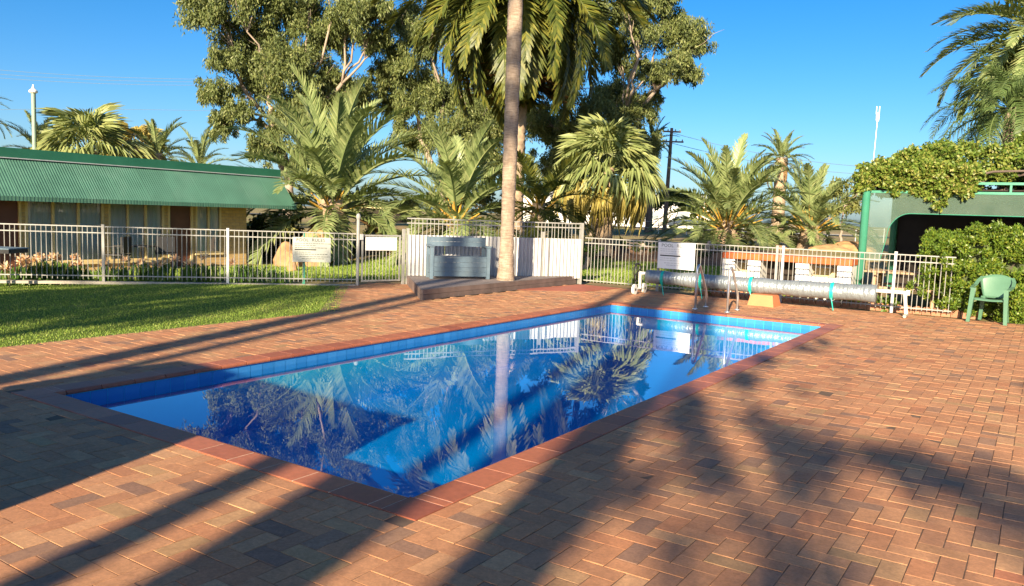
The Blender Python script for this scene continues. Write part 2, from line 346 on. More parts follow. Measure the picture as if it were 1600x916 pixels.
M['gumbark'] = plain('pale_gum_bark', (0.30, 0.24, 0.19), 0.8, 0.3, 1.6, 0.4, dirt=(0.2, 0.14, 0.1))
M['gumleaf'] = leafy('gum_leaf', [(0.0, (0.059, 0.085, 0.031)), (0.35, (0.112, 0.149, 0.049)), (0.7, (0.181, 0.215, 0.071)), (0.93, (0.266, 0.282, 0.100)), (1.0, (0.287, 0.204, 0.100))], 0.3, 0.5, 0.35)
M['hedge'] = leafy('hedge_leaf', [(0.0, (0.042, 0.084, 0.010)), (0.4, (0.100, 0.181, 0.022)), (0.75, (0.184, 0.257, 0.030)), (1.0, (0.351, 0.333, 0.051))], 0.35, 0.4, 0.45)
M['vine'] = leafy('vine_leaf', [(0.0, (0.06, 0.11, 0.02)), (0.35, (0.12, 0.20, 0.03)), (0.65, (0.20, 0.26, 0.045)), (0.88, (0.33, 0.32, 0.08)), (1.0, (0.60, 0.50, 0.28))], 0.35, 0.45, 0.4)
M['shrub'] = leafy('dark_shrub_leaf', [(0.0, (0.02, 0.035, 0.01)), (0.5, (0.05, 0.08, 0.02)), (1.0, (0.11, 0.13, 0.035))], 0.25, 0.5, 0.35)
M['shrubl'] = leafy('olive_shrub_leaf', [(0.0, (0.08, 0.10, 0.025)), (0.5, (0.15, 0.17, 0.045)), (1.0, (0.27, 0.26, 0.08))], 0.3, 0.5, 0.35)
M['strap'] = leafy('strap_leaf', [(0.0, (0.04, 0.10, 0.02)), (0.5, (0.09, 0.18, 0.03)), (1.0, (0.18, 0.27, 0.06))], 0.3, 0.4, 0.45)
M['petal'] = leafy('salmon_petal', [(0.0, (0.660, 0.350, 0.221)), (0.5, (0.726, 0.500, 0.338)), (1.0, (0.770, 0.688, 0.416))], 0.35, 0.5, 0.3)
M['carp'] = plain('slate_car_paint', (0.055, 0.075, 0.10), 0.25, 0.05, 3, 0.0, metal=0.3, spec=0.6)
M['cglass'] = plain('car_glass', (0.25, 0.30, 0.33), 0.08, 0.05, 3, 0.0, spec=0.8)
M['rubber'] = plain('tyre_rubber', (0.02, 0.02, 0.02), 0.8, 0.1, 6, 0.0)
M['polew'] = plain('power_pole_timber', (0.12, 0.09, 0.075), 0.85, 0.2, 3, 0.3)
M['wire'] = plain('power_cable', (0.10, 0.15, 0.21), 0.7, 0.05, 3, 0.0)
M['polegreen'] = plain('pale_green_pole', (0.20, 0.28, 0.23), 0.5, 0.1, 3, 0.0)
M['shed'] = plain('shadow_box_steel', (0.35, 0.36, 0.33), 0.5, 0.1, 3, 0.0)

# ------------------------------------------------------------------ terrain, with a hole for the pool
def lines(lo, hi, fine, a, b, extra):
    g = list(np.arange(a, b + 1e-6, fine)); d = fine; x = a
    while x > lo: d *= 1.25; x -= d; g.append(x)
    d = fine; x = b
    while x < hi: d *= 1.25; x += d; g.append(x)
    g = [q for q in g if all(abs(q - e) > 0.25 for e in extra)] + list(extra)
    return np.array(sorted(g))
xs = lines(-900, 900, 0.75, -42, 16, (-3.9, 0.1)); ys = lines(-300, 1100, 0.75, -8, 46, (-0.1, 10.15))
GX, GY = np.meshgrid(xs, ys); GZ = gz(GX, GY) + 0.05 * np.sin(GX * .37) * np.cos(GY * .31) * sm(18, 40, np.hypot(GX - CAM.x, GY - CAM.y))
nx, ny = len(xs), len(ys); I = np.arange(nx * ny).reshape(ny, nx)
Q = np.stack([I[:-1, :-1], I[:-1, 1:], I[1:, 1:], I[1:, :-1]], -1).reshape(-1, 4)
cx = (GX[:-1, :-1] + GX[1:, 1:]) / 2; cy = (GY[:-1, :-1] + GY[1:, 1:]) / 2
keep = ~((cx > -3.9) & (cx < 0.1) & (cy > -0.1) & (cy < 10.15)); Q = Q[keep.ravel()]
g_ = obj('ground', np_mesh('ground', np.stack([GX, GY, GZ], -1).reshape(-1, 3), Q, M['ground'], True))
tag(g_, 'dry grass and sandy soil stretching beyond the pool fences', kind='structure')

def in_poly(x, y, poly):
    x = np.asarray(x); y = np.asarray(y); c = np.zeros(x.shape, bool); n = len(poly); j = n - 1
    for i in range(n):
        xi, yi = poly[i]; xj, yj = poly[j]
        c ^= ((yi > y) != (yj > y)) & (x < (xj - xi) * (y - yi) / (yj - yi + 1e-12) + xi); j = i
    return c
def sheet(name, poly, mat, dz, label, step=0.6, kind='structure'):
    p = np.array(poly); xs_ = np.arange(p[:, 0].min(), p[:, 0].max() + step, step); ys_ = np.arange(p[:, 1].min(), p[:, 1].max() + step, step)
    import bmesh
    bm = bmesh.new(); vs = [bm.verts.new((a, b, 0)) for a, b in poly]; bm.faces.new(vs)
    for q in xs_[1:-1]: bmesh.ops.bisect_plane(bm, geom=bm.verts[:] + bm.edges[:] + bm.faces[:], plane_co=(q, 0, 0), plane_no=(1, 0, 0))
    for q in ys_[1:-1]: bmesh.ops.bisect_plane(bm, geom=bm.verts[:] + bm.edges[:] + bm.faces[:], plane_co=(0, q, 0), plane_no=(0, 1, 0))
    for v in bm.verts: v.co.z = gzf(v.co.x, v.co.y) + dz
    me = bpy.data.meshes.new(name); bm.to_mesh(me); bm.free(); me.materials.append(mat)
    me.polygons.foreach_set('use_smooth', [True] * len(me.polygons))
    return tag(obj(name, me), label, kind=kind)
def grass(name, poly, n, h, dz, label, hvar=0.5, wid=0.006):
    p = np.array(poly); lo, hi = p.min(0), p.max(0); X = []; Y = []
    while sum(len(a) for a in X) < n:
        x = nrs.uniform(lo[0], hi[0], n); y = nrs.uniform(lo[1], hi[1], n); k = in_poly(x, y, poly); X.append(x[k]); Y.append(y[k])
    x = np.concatenate(X)[:n]; y = np.concatenate(Y)[:n]; z = gz(x, y) + dz
    a = nrs.uniform(0, 2 * np.pi, n); hh = h * nrs.uniform(1 - hvar, 1 + hvar, n); l = nrs.normal(0, 0.4, n) * hh; b = nrs.uniform(0, 2 * np.pi, n)
    P0 = np.stack([x - np.cos(a) * wid, y - np.sin(a) * wid, z], -1); P1 = np.stack([x + np.cos(a) * wid, y + np.sin(a) * wid, z], -1); P2 = np.stack([x + np.cos(b) * l, y + np.sin(b) * l, z + hh], -1)
    V = np.stack([P0, P1, P2], 1).reshape(-1, 3); F = np.arange(3 * n).reshape(-1, 3)
    return tag(obj(name, np_mesh(name, V, F, M['blade'])), label, 'grass', kind='stuff')

LAWN = [(-6.2, -5.0), (-6.2, 5.45), (-6.45, 5.62), (-9.0, 8.38), (-14.9, 1.9), (-14.9, -5.0)]
sheet('lawn', LAWN, M['lawn'], 0.025, 'mown green lawn between the left picket fence and the paving')
LAWNG = [(-6.15, -5.0), (-6.16, 5.45), (-6.42, 5.68), (-8.98, 8.44), (-14.9, 1.9), (-14.9, -5.0)]
grass('lawn_grass', LAWNG, 130000, 0.022, 0.02, 'short green grass of the lawn inside the fence', wid=0.007)
BACKL = [(-13.9, 4.9), (-9.3, 9.9), (-9.0, 10.6), (-6.9, 14.1), (-1.0, 14.3), (-1.0, 15.6), (-3.2, 21.5), (-6.5, 24.0), (-10.5, 23.6), (-13.5, 21.6), (-15.2, 18.6), (-15.4, 12.0), (-15.7, 5.5)]
sheet('back_lawn', BACKL, M['lawn'], 0.02, 'sunlit green lawn behind the pool fences')
grass('back_lawn_grass', BACKL, 70000, 0.05, 0.02, 'green grass of the lawn behind the fences', wid=0.012)
def ringpoly(d0, d1, px0, px1, n=14):
    A = []; B = []
    for i in range(n + 1):
        px = px0 + (px1 - px0) * i / n; r = ray(px, 340); r.z = 0; r.normalize()
        A.append((CAM.x + r.x * d0, CAM.y + r.y * d0)); B.append((CAM.x + r.x * d1, CAM.y + r.y * d1))
    return B + A[::-1]
sheet('mulch_bed', ringpoly(28.6, 32.5, 560, 1230), M['mulch'], 0.03, 'dark mulched garden bank behind the back lawn')
road = sheet('road', ringpoly(88, 97, -300, 1900), M['asphalt'], 0.05, 'asphalt street far behind the palms', step=8)

# ------------------------------------------------------------------ paving of clay bricks in herringbone
BL, BW = 0.23, 0.115
def inset_block(x0, x1, y0, y1, z0, z1, bev=0.004, tl=(0, 0)):
    V = [(x0, y0, z0), (x1, y0, z0), (x1, y1, z0), (x0, y1, z0)]
    V += [(a, b, z1 - bev) for a, b in ((x0, y0), (x1, y0), (x1, y1), (x0, y1))]
    V += [(a, b, z1 + tl[0] * (a - x0) + tl[1] * (b - y0)) for a, b in ((x0 + bev, y0 + bev), (x1 - bev, y0 + bev), (x1 - bev, y1 - bev), (x0 + bev, y1 - bev))]
    F = [(0, 1, 5, 4), (1, 2, 6, 5), (2, 3, 7, 6), (3, 0, 4, 7), (4, 5, 9, 8), (5, 6, 10, 9), (6, 7, 11, 10), (7, 4, 8, 11), (8, 9, 10, 11)]
    return V, F
PX0, PX1, PY0, PY1 = -6.24, 4.6, -4.6, 13.05
EX = (-4.045, 0.245, -0.245, 10.295)          # outer edge of the coping
PATH = [(-6.2, 5.3), (-6.1, 8.2), (-6.35, 7.55), (-8.62, 9.85), (-8.95, 8.55), (-9.05, 8.3)]
PATHP = [(-6.0, 5.2), (-6.0, 7.75), (-6.4, 7.75), (-8.5, 9.95), (-9.1, 9.4), (-9.1, 8.3)]
def on_paving(x, y):
    return (x > PX0) or bool(in_poly(np.array([x]), np.array([y]), PATHP)[0])
bricks = []
n1 = 200
# classic 90-degree herringbone on a grid of one brick width
def cells():
    i0, i1 = int(-10 / BW), int(PX1 / BW) + 2; j0, j1 = int(PY0 / BW) - 2, int(PY1 / BW) + 2
    for i in range(i0, i1):
        for j in range(j0, j1):
            k = (i - j) % 4
            if k == 0: yield i * BW, j * BW, 2 * BW, BW
            elif k == 3: yield i * BW, j * BW, BW, 2 * BW
CF, CRt, CUp = np.array(FW), np.array(CR), np.array(CU)
def pix(x, y, z=0.0):
    d = np.array((x - CAM.x, y - CAM.y, z - CAM.z)); f = d @ CF
    return (800 + FPX * (d @ CRt) / f, 458 - FPX * (d @ CUp) / f, f) if f > 0.1 else (-9e9, -9e9, f)
whole = []; cut = []
for x, y, wx, wy in cells():
    x1, y1 = x + wx, y + wy; xc, yc = x + wx / 2, y + wy / 2
    if not on_paving(xc, yc) or yc < PY0 or yc > PY1 or xc > PX1: continue
    full = True
    if x < EX[1] and x1 > EX[0] and y < EX[3] and y1 > EX[2]:       # touches the coping: cut it
        full = False
        opts = [(EX[0] - x, 'l'), (x1 - EX[1], 'r'), (EX[2] - y, 'b'), (y1 - EX[3], 't')]
        q, side = max(opts)
        if q < 0.012: continue
        if side == 'l': x1 = EX[0]
        elif side == 'r': x = EX[1]
        elif side == 'b': y1 = EX[2]
        else: y = EX[3]
    if xc > PX0 and yc < 5.3 and x < -6.22: full = False; x = -6.22
    (whole if full else cut).append((x, x1, y, y1))
def view_rank(b):
    u, v, f = pix((b[0] + b[1]) / 2, (b[2] + b[3]) / 2)
    return f if (-20 < u < 1620 and v < 935) else 1e9
whole.sort(key=view_rank)
single = whole[:300]; rest = whole[300:] + cut
paving = bpy.data.objects.new('paving', None); COL.objects.link(paving); tag(paving, 'red and tan clay brick paving laid in herringbone around the pool', kind='structure')
bm_var = []
for q in range(4):
    gp_ = 0.0022 + 0.0012 * q / 3; V, F = inset_block(-BL / 2 + gp_, BL / 2 - gp_, -BW / 2 + gp_, BW / 2 - gp_, -0.05, 0.0, 0.0009)
    m = MB().add(V, F); bm_var.append(m.mesh('brick', M['brick']))
for b in single:
    xc, yc = (b[0] + b[1]) / 2, (b[2] + b[3]) / 2; hor = (b[1] - b[0]) > (b[3] - b[2])
    o = obj('brick', rnd.choice(bm_var), paving, (xc, yc, rnd.gauss(0, 0.0009)), (rnd.gauss(0, 0.005), rnd.gauss(0, 0.005), (0 if hor else R(90)) + rnd.gauss(0, 0.006)))
f = MB()
for b in rest:
    g0 = rnd.uniform(0.002, 0.0036); V, F = inset_block(b[0] + g0, b[1] - g0, b[2] + g0, b[3] - g0, -0.05, rnd.gauss(0, 0.0009), 0.0009, (rnd.gauss(0, 0.005), rnd.gauss(0, 0.005)))
    f.add(V, F)
fo = f.build('brick_field', M['brick'], paving); fo['kind'] = 'stuff'
MB().prism([(-6.25, -4.7), (-4.02, -4.7), (-4.02, 13.1), (-6.25, 13.1)], -0.045, -0.0032).prism([(0.22, -4.7), (4.7, -4.7), (4.7, 13.1), (0.22, 13.1)], -0.045, -0.0032).prism([(-4.02, -4.7), (0.22, -4.7), (0.22, -0.22), (-4.02, -0.22)], -0.045, -0.0032).prism([(-4.02, 10.27), (0.22, 10.27), (0.22, 13.1), (-4.02, 13.1)], -0.045, -0.0032).prism([(-6.25, 5.1), (-6.25, 7.8), (-8.6, 9.95), (-9.1, 9.4), (-9.1, 8.3)], -0.045, -0.0032).build('sand_bed', M['sand'], paving)
MB().prism([(-6.95, 10.9), (-6.35, 10.6), (-5.2, 11.6), (-5.05, 13.0), (-6.1, 13.05)][1:], 0.004, 0.008).build('painted_slab', M['patch'], paving)['label'] = 'smooth dark red painted slab at the foot of the deck'

# ------------------------------------------------------------------ swimming pool
pool = thing('swimming_pool', 'long rectangular blue swimming pool with terracotta coping', 'pool')
PW, PL, PD, WL = 3.8, 10.05, -0.72, -0.105
b = MB(); x0, x1, y0, y1 = -PW - 0.02, 0.02, -0.02, PL + 0.02
V = [(x0, y0, PD), (x1, y0, PD), (x1, y1, PD), (x0, y1, PD), (x0, y0, -0.034), (x1, y0, -0.034), (x1, y1, -0.034), (x0, y1, -0.034)]
b.add(V, [(0, 1, 2, 3), (1, 0, 4, 5), (2, 1, 5, 6), (3, 2, 6, 7), (0, 3, 7, 4)])
o_ = [(x0 - .2, y0 - .2, -0.035), (x1 + .2, y0 - .2, -0.035), (x1 + .2, y1 + .2, -0.035), (x0 - .2, y1 + .2, -0.035)]
b.add(V[4:] + o_, [(0, 1, 5, 4), (1, 2, 6, 5), (2, 3, 7, 6), (3, 0, 4, 7)])
b.build('basin', M['pool'], pool)
# waterline tiles: one band for each wall, made of single tiles
for wall in range(4):
    b = MB(); T = 0.15
    if wall in (0, 2):
        n = int(PL / T)
        for i in range(n + 1):
            a0 = y0 + i * T + 0.002; a1 = min(y1, y0 + (i + 1) * T - 0.002)
            if a1 - a0 < 0.01: continue
            X = x0 + 0.004 if wall == 0 else x1 - 0.004
            q = [(X, a0, -0.2), (X, a1, -0.2), (X, a1, -0.04), (X, a0, -0.04)]; b.add(q if wall == 0 else q[::-1], [(0, 1, 2, 3)])
    else:
        n = int(PW / T)
        for i in range(n + 1):
            a0 = x0 + i * T + 0.002; a1 = min(x1, x0 + (i + 1) * T - 0.002)
            if a1 - a0 < 0.01: continue
            Y = y0 + 0.004 if wall == 1 else y1 - 0.004
            q = [(a0, Y, -0.2), (a1, Y, -0.2), (a1, Y, -0.04), (a0, Y, -0.04)]; b.add(q if wall == 3 else q[::-1], [(0, 1, 2, 3)])
    o = b.build('waterline_tiles', M['wtile'], pool); o['kind'] = 'stuff'
# coping tiles 0.30 x 0.24 with a rounded nose over the water
def coping_mesh(L, name='coping_tile'):        # local: x along, y from the nose (0) outward to 0.24
    pr = [(0.24, -0.035), (0.24, 0.0025), (0.235, 0.005), (0.03, 0.005), (0.012, 0.001), (0.003, -0.009), (0.0, -0.02), (0.003, -0.032), (0.012, -0.035)]
    g0 = 0.0042; m = MB(); n = len(pr)
    P = [(g0, y, z) for y, z in pr] + [(L - g0, y, z) for y, z in pr]
    m.add(P, [tuple(range(n)), tuple(range(2 * n - 1, n - 1, -1))] + [(i, n + i, n + (i + 1) % n, (i + 1) % n) for i in range(n)])
    return m.mesh(name, M['coping'])
cm = coping_mesh(0.30)
for i in range(33):
    obj('coping_tile', cm, pool, (0, i * 0.30 + 0.375, rnd.uniform(-.0005, .0006)), (0, 0, R(-90)))
    obj('coping_tile', cm, pool, (-PW, i * 0.30 - 0.0 + 0.075, rnd.uniform(-.0005, .0006)), (0, 0, R(90)))
for i in range(12):
    obj('coping_tile', cm, pool, (-0.1 - i * 0.30, 0, rnd.uniform(-.0005, .0006)), (0, 0, R(180)))
    obj('coping_tile', cm, pool, (-PW + 0.1 + i * 0.30, PL, rnd.uniform(-.0005, .0006)), (0, 0, 0))
# corner pieces
def corner(x, y, sx, sy):
    V = [(x, y), (x + sx * 0.24, y), (x + sx * 0.24, y + sy * 0.24), (x, y + sy * 0.24)]
    if sx * sy < 0: V = V[::-1]
    MB().prism(V, -0.035, 0.0045).build('coping_tile', M['coping'], pool)
for (x, y, sx, sy) in ((0.002, -0.002, 1, -1), (-PW - 0.002, -0.002, -1, -1), (0.002, PL + 0.002, 1, 1), (-PW - 0.002, PL + 0.002, -1, 1)): corner(x, y, sx, sy)
# fillers where the rows do not reach the corners, and the pale grout bed under all
L2 = PL - (33 * 0.30 + 0.075)
obj('coping_tile', coping_mesh(0.075), pool, (0, 0.075, 0), (0, 0, R(-90))); obj('coping_tile', coping_mesh(L2), pool, (0, PL, 0), (0, 0, R(-90)))
obj('coping_tile', coping_mesh(0.075), pool, (-PW, 0.0, 0), (0, 0, R(90))); obj('coping_tile', coping_mesh(L2), pool, (-PW, PL - L2, 0), (0, 0, R(90)))
obj('coping_tile', coping_mesh(0.1), pool, (0, 0, 0), (0, 0, R(180))); obj('coping_tile', coping_mesh(0.1), pool, (-PW + 0.1, 0, 0), (0, 0, R(180)))
obj('coping_tile', coping_mesh(0.1), pool, (-PW, PL, 0)); obj('coping_tile', coping_mesh(0.1), pool, (-0.1, PL, 0))
gb = MB()
for (a0, a1, b0, b1) in ((0.03, 0.235, -0.235, PL + 0.235), (-PW - 0.235, -PW - 0.03, -0.235, PL + 0.235), (-PW - 0.03, 0.03, -0.235, -0.03), (-PW - 0.03, 0.03, PL + 0.03, PL + 0.235)):
    gb.prism([(a0, b0), (a1, b0), (a1, b1), (a0, b1)], -0.03, 0.0034)
gb.build('grout', M['mortar'], pool)
nxw, nyw = 20, 50
wv = MB().box(((x0 + x1) / 2, (y0 + y1) / 2, (WL + PD - 0.06) / 2), (x1 - x0 + 0.02, y1 - y0 + 0.02, WL - PD + 0.06)).build('water', M['water'])
tag(wv, 'still blue water of the pool mirroring the trees', kind='structure')

# ------------------------------------------------------------------ fences
picket_cache = {}
def picket(h, z0=0.06, r=0.0072):
    k = (round(h, 3), z0, r)
    if k not in picket_cache: picket_cache[k] = MB().tube([(0, 0, z0), (0, 0, h)], r, 6).mesh('picket', M['steel'])
    return picket_cache[k]
def fence(name, label, p0, p1, h, posts, post_h, rails, sp=0.088, z0=0.06, pr=0.024, mat='steel', group=None, skip=None):
    p0 = Vector(p0 + (0,)); p1 = Vector(p1 + (0,)); L = (p1 - p0).length; rz = math.atan2(p1.y - p0.y, p1.x - p0.x)
    t = thing(name, label, 'fence', p0, rz, group)
    for z in rails: MB().box((L / 2, 0, z), (L, 0.022, 0.021)).build('rail', M[mat], t)
    for q, mt in posts:
        pm = MB().box((q, 0, post_h / 2 - 0.01), (pr * 2, pr * 2, post_h + 0.02)).box((q, 0, post_h + 0.006), (pr * 2.3, pr * 2.3, 0.012)); pm.build('post', M[mt], t)
    n = int(L / sp)
    for i in range(1, n + 1):
        x = i * sp
        if x > L - 0.02 or any(abs(x - q) < 0.045 for q, _ in posts): continue
        if skip and skip[0] < x < skip[1]: continue
        obj('picket', picket(h, z0), t, (x, 0, 0), (rnd.gauss(0, .004), rnd.gauss(0, .004), 0))
    return t, L, rz
FA0, FA1 = (-14.6, 2.33), (-8.94, 8.59)
fl, FLL, FLZ = fence('picket_fence', 'pale tubular picket fence between the lawn and the green-roofed motel', FA0, FA1, 1.07, [(0.05, 'steel'), (3.7, 'steel'), (5.95, 'steelw')], 1.09, [1.06, 0.94, 0.12])
d = (Vector(FA1) - Vector(FA0)).normalized()
MB().box((FLL / 2, 0.0, -0.012), (FLL, 0.16, 0.05)).build('concrete_strip', M['concrete'], fl)
GT0, GT1 = (-8.9, 8.66), (-8.56, 9.6)
gl_ = thing('pool_gate', 'pale picket gate with a blank white panel beside the corrugated fence', 'gate', GT0 + (0,), math.atan2(GT1[1] - GT0[1], GT1[0] - GT0[0]))
GL = (Vector(GT1) - Vector(GT0)).length
MB().lathe([(0.034, 0), (0.034, 1.36), (0.045, 1.37), (0.05, 1.42), (0.03, 1.47), (0.005, 1.48)], (-0.04, 0, 0), 12).build('gate_post', M['steel'], gl_)
MB().box((GL + 0.02, 0, 0.58), (0.055, 0.055, 1.2)).build('gate_post', M['steel'], gl_)
MB().box((GL / 2, 0, 1.03), (GL - 0.1, 0.03, 0.035)).box((GL / 2, 0, 0.09), (GL - 0.1, 0.03, 0.035)).box((0.06, 0, 0.56), (0.03, 0.032, 0.976)).box((GL - 0.07, 0, 0.56), (0.03, 0.032, 0.976)).build('gate_frame', M['steel'], gl_)
for i in range(10): obj('picket', picket(1.02, 0.1), gl_, (0.06 + (GL - 0.13) * (i + 1) / 11, 0, 0))
MB().box((GL / 2 - 0.02, -0.026, 0.86), (0.72, 0.012, 0.27)).build('gate_panel', M['signw'], gl_)
MB().box((0.02, -0.035, 1.0), (0.06, 0.05, 0.12)).build('latch', M['steelw'], gl_)
# corrugated fence and its taller pickets
CF0, CF1 = (-8.5, 9.66), (-6.2, 13.2)
cfv = Vector(CF1) - Vector(CF0); CFL = cfv.length; CFZ = math.atan2(cfv.y, cfv.x)
cf = thing('corrugated_fence', 'white corrugated steel fence topped with tall pickets behind the deck', 'fence', CF0 + (0,), CFZ)
ns = 5; sw = CFL / ns; sh = MB()
def corr(Lx, z0, z1, pitch=0.085, amp=0.012, per=6):
    n = int(Lx / pitch * per); m = MB(); P = []
    for i in range(n + 1):
        x = Lx * i / n; ph = 2 * math.pi * x / pitch; y = amp * math.tanh(1.8 * math.sin(ph)) / math.tanh(1.8); P.append((x, y))
    V = [(x, y, z0) for x, y in P] + [(x, y, z1) for x, y in P] + [(x, y + 0.0015, z0) for x, y in P] + [(x, y + 0.0015, z1) for x, y in P]; k = n + 1
    F = [(i, i + 1, k + i + 1, k + i) for i in range(n)] + [(2 * k + i + 1, 2 * k + i, 3 * k + i, 3 * k + i + 1) for i in range(n)]
    return m.add(V, F)
for i in range(ns):
    o = corr(sw - 0.003, 0.14, 1.06, 0.09, 0.021, 10).build('corrugated_sheet', M['zinc'], cf, True); o.location = (i * sw, -0.04 - 0.002 * (i % 2), rnd.uniform(-.006, .006))
for z in (1.41, 1.31, 1.045, 0.13): MB().box((CFL / 2, 0.012, z), (CFL, 0.022, 0.026)).build('rail', M['steel'], cf)
for q, hh in ((0.02, 1.2), (CFL * 0.76, 1.2), (CFL - 0.02, 1.43)): MB().box((q, -0.0, hh / 2), (0.055, 0.05 if q < 1 else 0.12, hh)).build('post', M['steel'], cf)
for i in range(1, int(CFL / 0.088)): obj('picket', picket(1.42, 0.06), cf, (i * 0.088, 0.012, 0), (0, rnd.gauss(0, .004), 0))
# right fence, parallel to the far end of the pool
FR0, FR1 = (-6.12, 13.22), (1.5, 13.3)
fr, FRL, FRZ = fence('picket_fence', 'pale tubular picket fence behind the rolled pool cover', FR0, FR1, 1.1, [(1.85, 'steel'), (4.42, 'steel'), (4.54, 'steelw'), (6.62, 'steelw')], 1.13, [1.09, 0.97, 0.10])

# ------------------------------------------------------------------ signs
def text_mesh(body, size, mat, name='lettering'):
    cu = bpy.data.curves.new(name, 'FONT'); cu.body = body; cu.size = size; cu.align_x = 'CENTER'; cu.align_y = 'CENTER'; cu.extrude = 0.0008; cu.space_character = 1.1
    to = bpy.data.objects.new(name, cu); COL.objects.link(to); dg = bpy.context.evaluated_depsgraph_get(); me = bpy.data.meshes.new_from_object(to.evaluated_get(dg))
    bpy.data.objects.remove(to); me.materials.clear(); me.materials.append(mat); return me
def sign(name, label, pos, rz, wd, ht, zc, board, title, tm, lm, barm, post=None):
    t = thing(name, label, 'sign', pos, rz)
    MB().box((0, 0, zc), (wd, 0.012, ht)).build('board', M[board], t)
    obj('lettering', text_mesh(title, ht * 0.175, M[tm]), t, (-wd * 0.03, -0.0085, zc + ht * 0.385), (R(90), 0, 0))
    r = random.Random(3); rows = [(0.25, -0.44, 0.9), (0.17, -0.44, 0.5), (0.08, -0.44, 0.8), (-0.1, -0.44, 0.4), (-0.18, -0.44, 0.8), (-0.28, -0.32, 0.72), (-0.36, -0.26, 0.56)]
    for v, xa, ln in rows:                      # lines of writing too small to read in the photograph
        m = MB(); x = xa
        while x < xa + ln:
            wl = r.uniform(0.03, 0.09); m.box(((x + wl / 2) * wd, -0.0075, zc + v * ht), (wl * wd, 0.002, ht * 0.03)); x += wl + 0.015
        m.build('text_line', M[lm], t)
    MB().box((-0.16 * wd, -0.0075, zc + 0.0 * ht), (0.56 * wd, 0.003, ht * 0.045)).build('black_bar', M[barm], t)
    if post: MB().box((post, 0.07, (zc + ht / 2 + .1) / 2), (0.05, 0.04, zc + ht / 2 + .1)).build('post', M['gpost'], t)
    return t
nL = Vector((math.sin(FLZ), -math.cos(FLZ)))
sc_ = Vector((-9.53, 7.937)) + nL * 0.045
sign('pool_rules_sign', 'grey POOL RULES board with a black bar, on the fence beside the lawn', (sc_.x, sc_.y, 0), FLZ, 0.75, 0.5, 0.715, 'sign', 'POOL  RULES', 'ink', 'inkg', 'ink', -0.15)
sign('pool_rules_sign', 'bleached white POOL RULES board on the fence above the rolled cover', (-3.82, 13.13, 0), FRZ, 0.84, 0.57, 0.80, 'signw', 'POOL  RULES', 'inkg', 'inkw', 'ink')

# ------------------------------------------------------------------ deck, bench
deck = thing('timber_deck', 'low weathered grey timber deck under the palm trunk', 'deck')
DT = [(-6.33, 7.61), (-6.30, 13.16), (-8.5, 9.72)]      # anticlockwise
def clip(poly, a, bb, c):                                # keep a*x+b*y<=c
    out = []; n = len(poly)
    for i in range(n):
        p, q = poly[i], poly[(i + 1) % n]; dp, dq = a * p[0] + bb * p[1] - c, a * q[0] + bb * q[1] - c
        if dp <= 0: out.append(p)
        if dp * dq < 0: t = dp / (dp - dq); out.append((p[0] + t * (q[0] - p[0]), p[1] + t * (q[1] - p[1])))
    return out
bw = 0.142; k = 0
while -6.31 - k * bw > -8.6:
    xa = -6.31 - k * bw; xb = xa - bw + 0.006; pl = clip(clip(DT, 1, 0, xa), -1, 0, -xb); k += 1
    if len(pl) >= 3: MB().prism(pl, 0.16, 0.19 + rnd.uniform(-.001, .001)).build('deck_board', M['deck'], deck)
def fascia(a, b_, z0, z1, off):
    a, b_ = Vector(a), Vector(b_); dd = (b_ - a); n_ = Vector((dd.y, -dd.x)).normalized(); L = dd.length; c = (a + b_) / 2 + n_ * off
    MB().box((c.x, c.y, (z0 + z1) / 2), (L, 0.022, z1 - z0), math.atan2(dd.y, dd.x)).build('fascia_board', M['deckf'], deck)
for z0, z1 in ((0.0, 0.092), (0.097, 0.187)):
    fascia(DT[0], DT[1], z0, z1, 0.012); fascia(DT[2], DT[0], z0, z1, 0.012)
bA, bB = Vector((-7.66, 9.44)), Vector((-6.86, 10.44)); bd = bB - bA; BZ = math.atan2(bd.y, bd.x); BLn = bd.length
bench = thing('storage_bench', 'blue-grey slatted timber storage bench standing on the deck', 'bench', (bA.x, bA.y, 0.192), BZ)
m_ = M['bench']
for x in (0.035, BLn - 0.035):
    MB().box((x, 0.035, 0.33), (0.07, 0.07, 0.66)).build('front_leg', m_, bench); MB().box((x, 0.42, 0.43), (0.07, 0.07, 0.86)).build('back_leg', m_, bench)
    MB().box((x, 0.23, 0.30), (0.03, 0.32, 0.36)).build('side_panel', m_, bench); MB().box((x, 0.22, 0.675), (0.09, 0.48, 0.03)).build('armrest', m_, bench)
for i in range(4): MB().box((BLn / 2, 0.03, 0.10 + i * 0.098), (BLn - 0.145, 0.022, 0.094)).build('front_slat', m_, bench)
for i in range(5): MB().box((BLn / 2, 0.06 + i * 0.085, 0.455), (BLn - 0.145, 0.08, 0.022)).build('seat_slat', m_, bench)
for i in range(2): MB().box((BLn / 2, 0.40, 0.71 + i * 0.1), (BLn - 0.145, 0.022, 0.096)).build('back_slat', m_, bench)

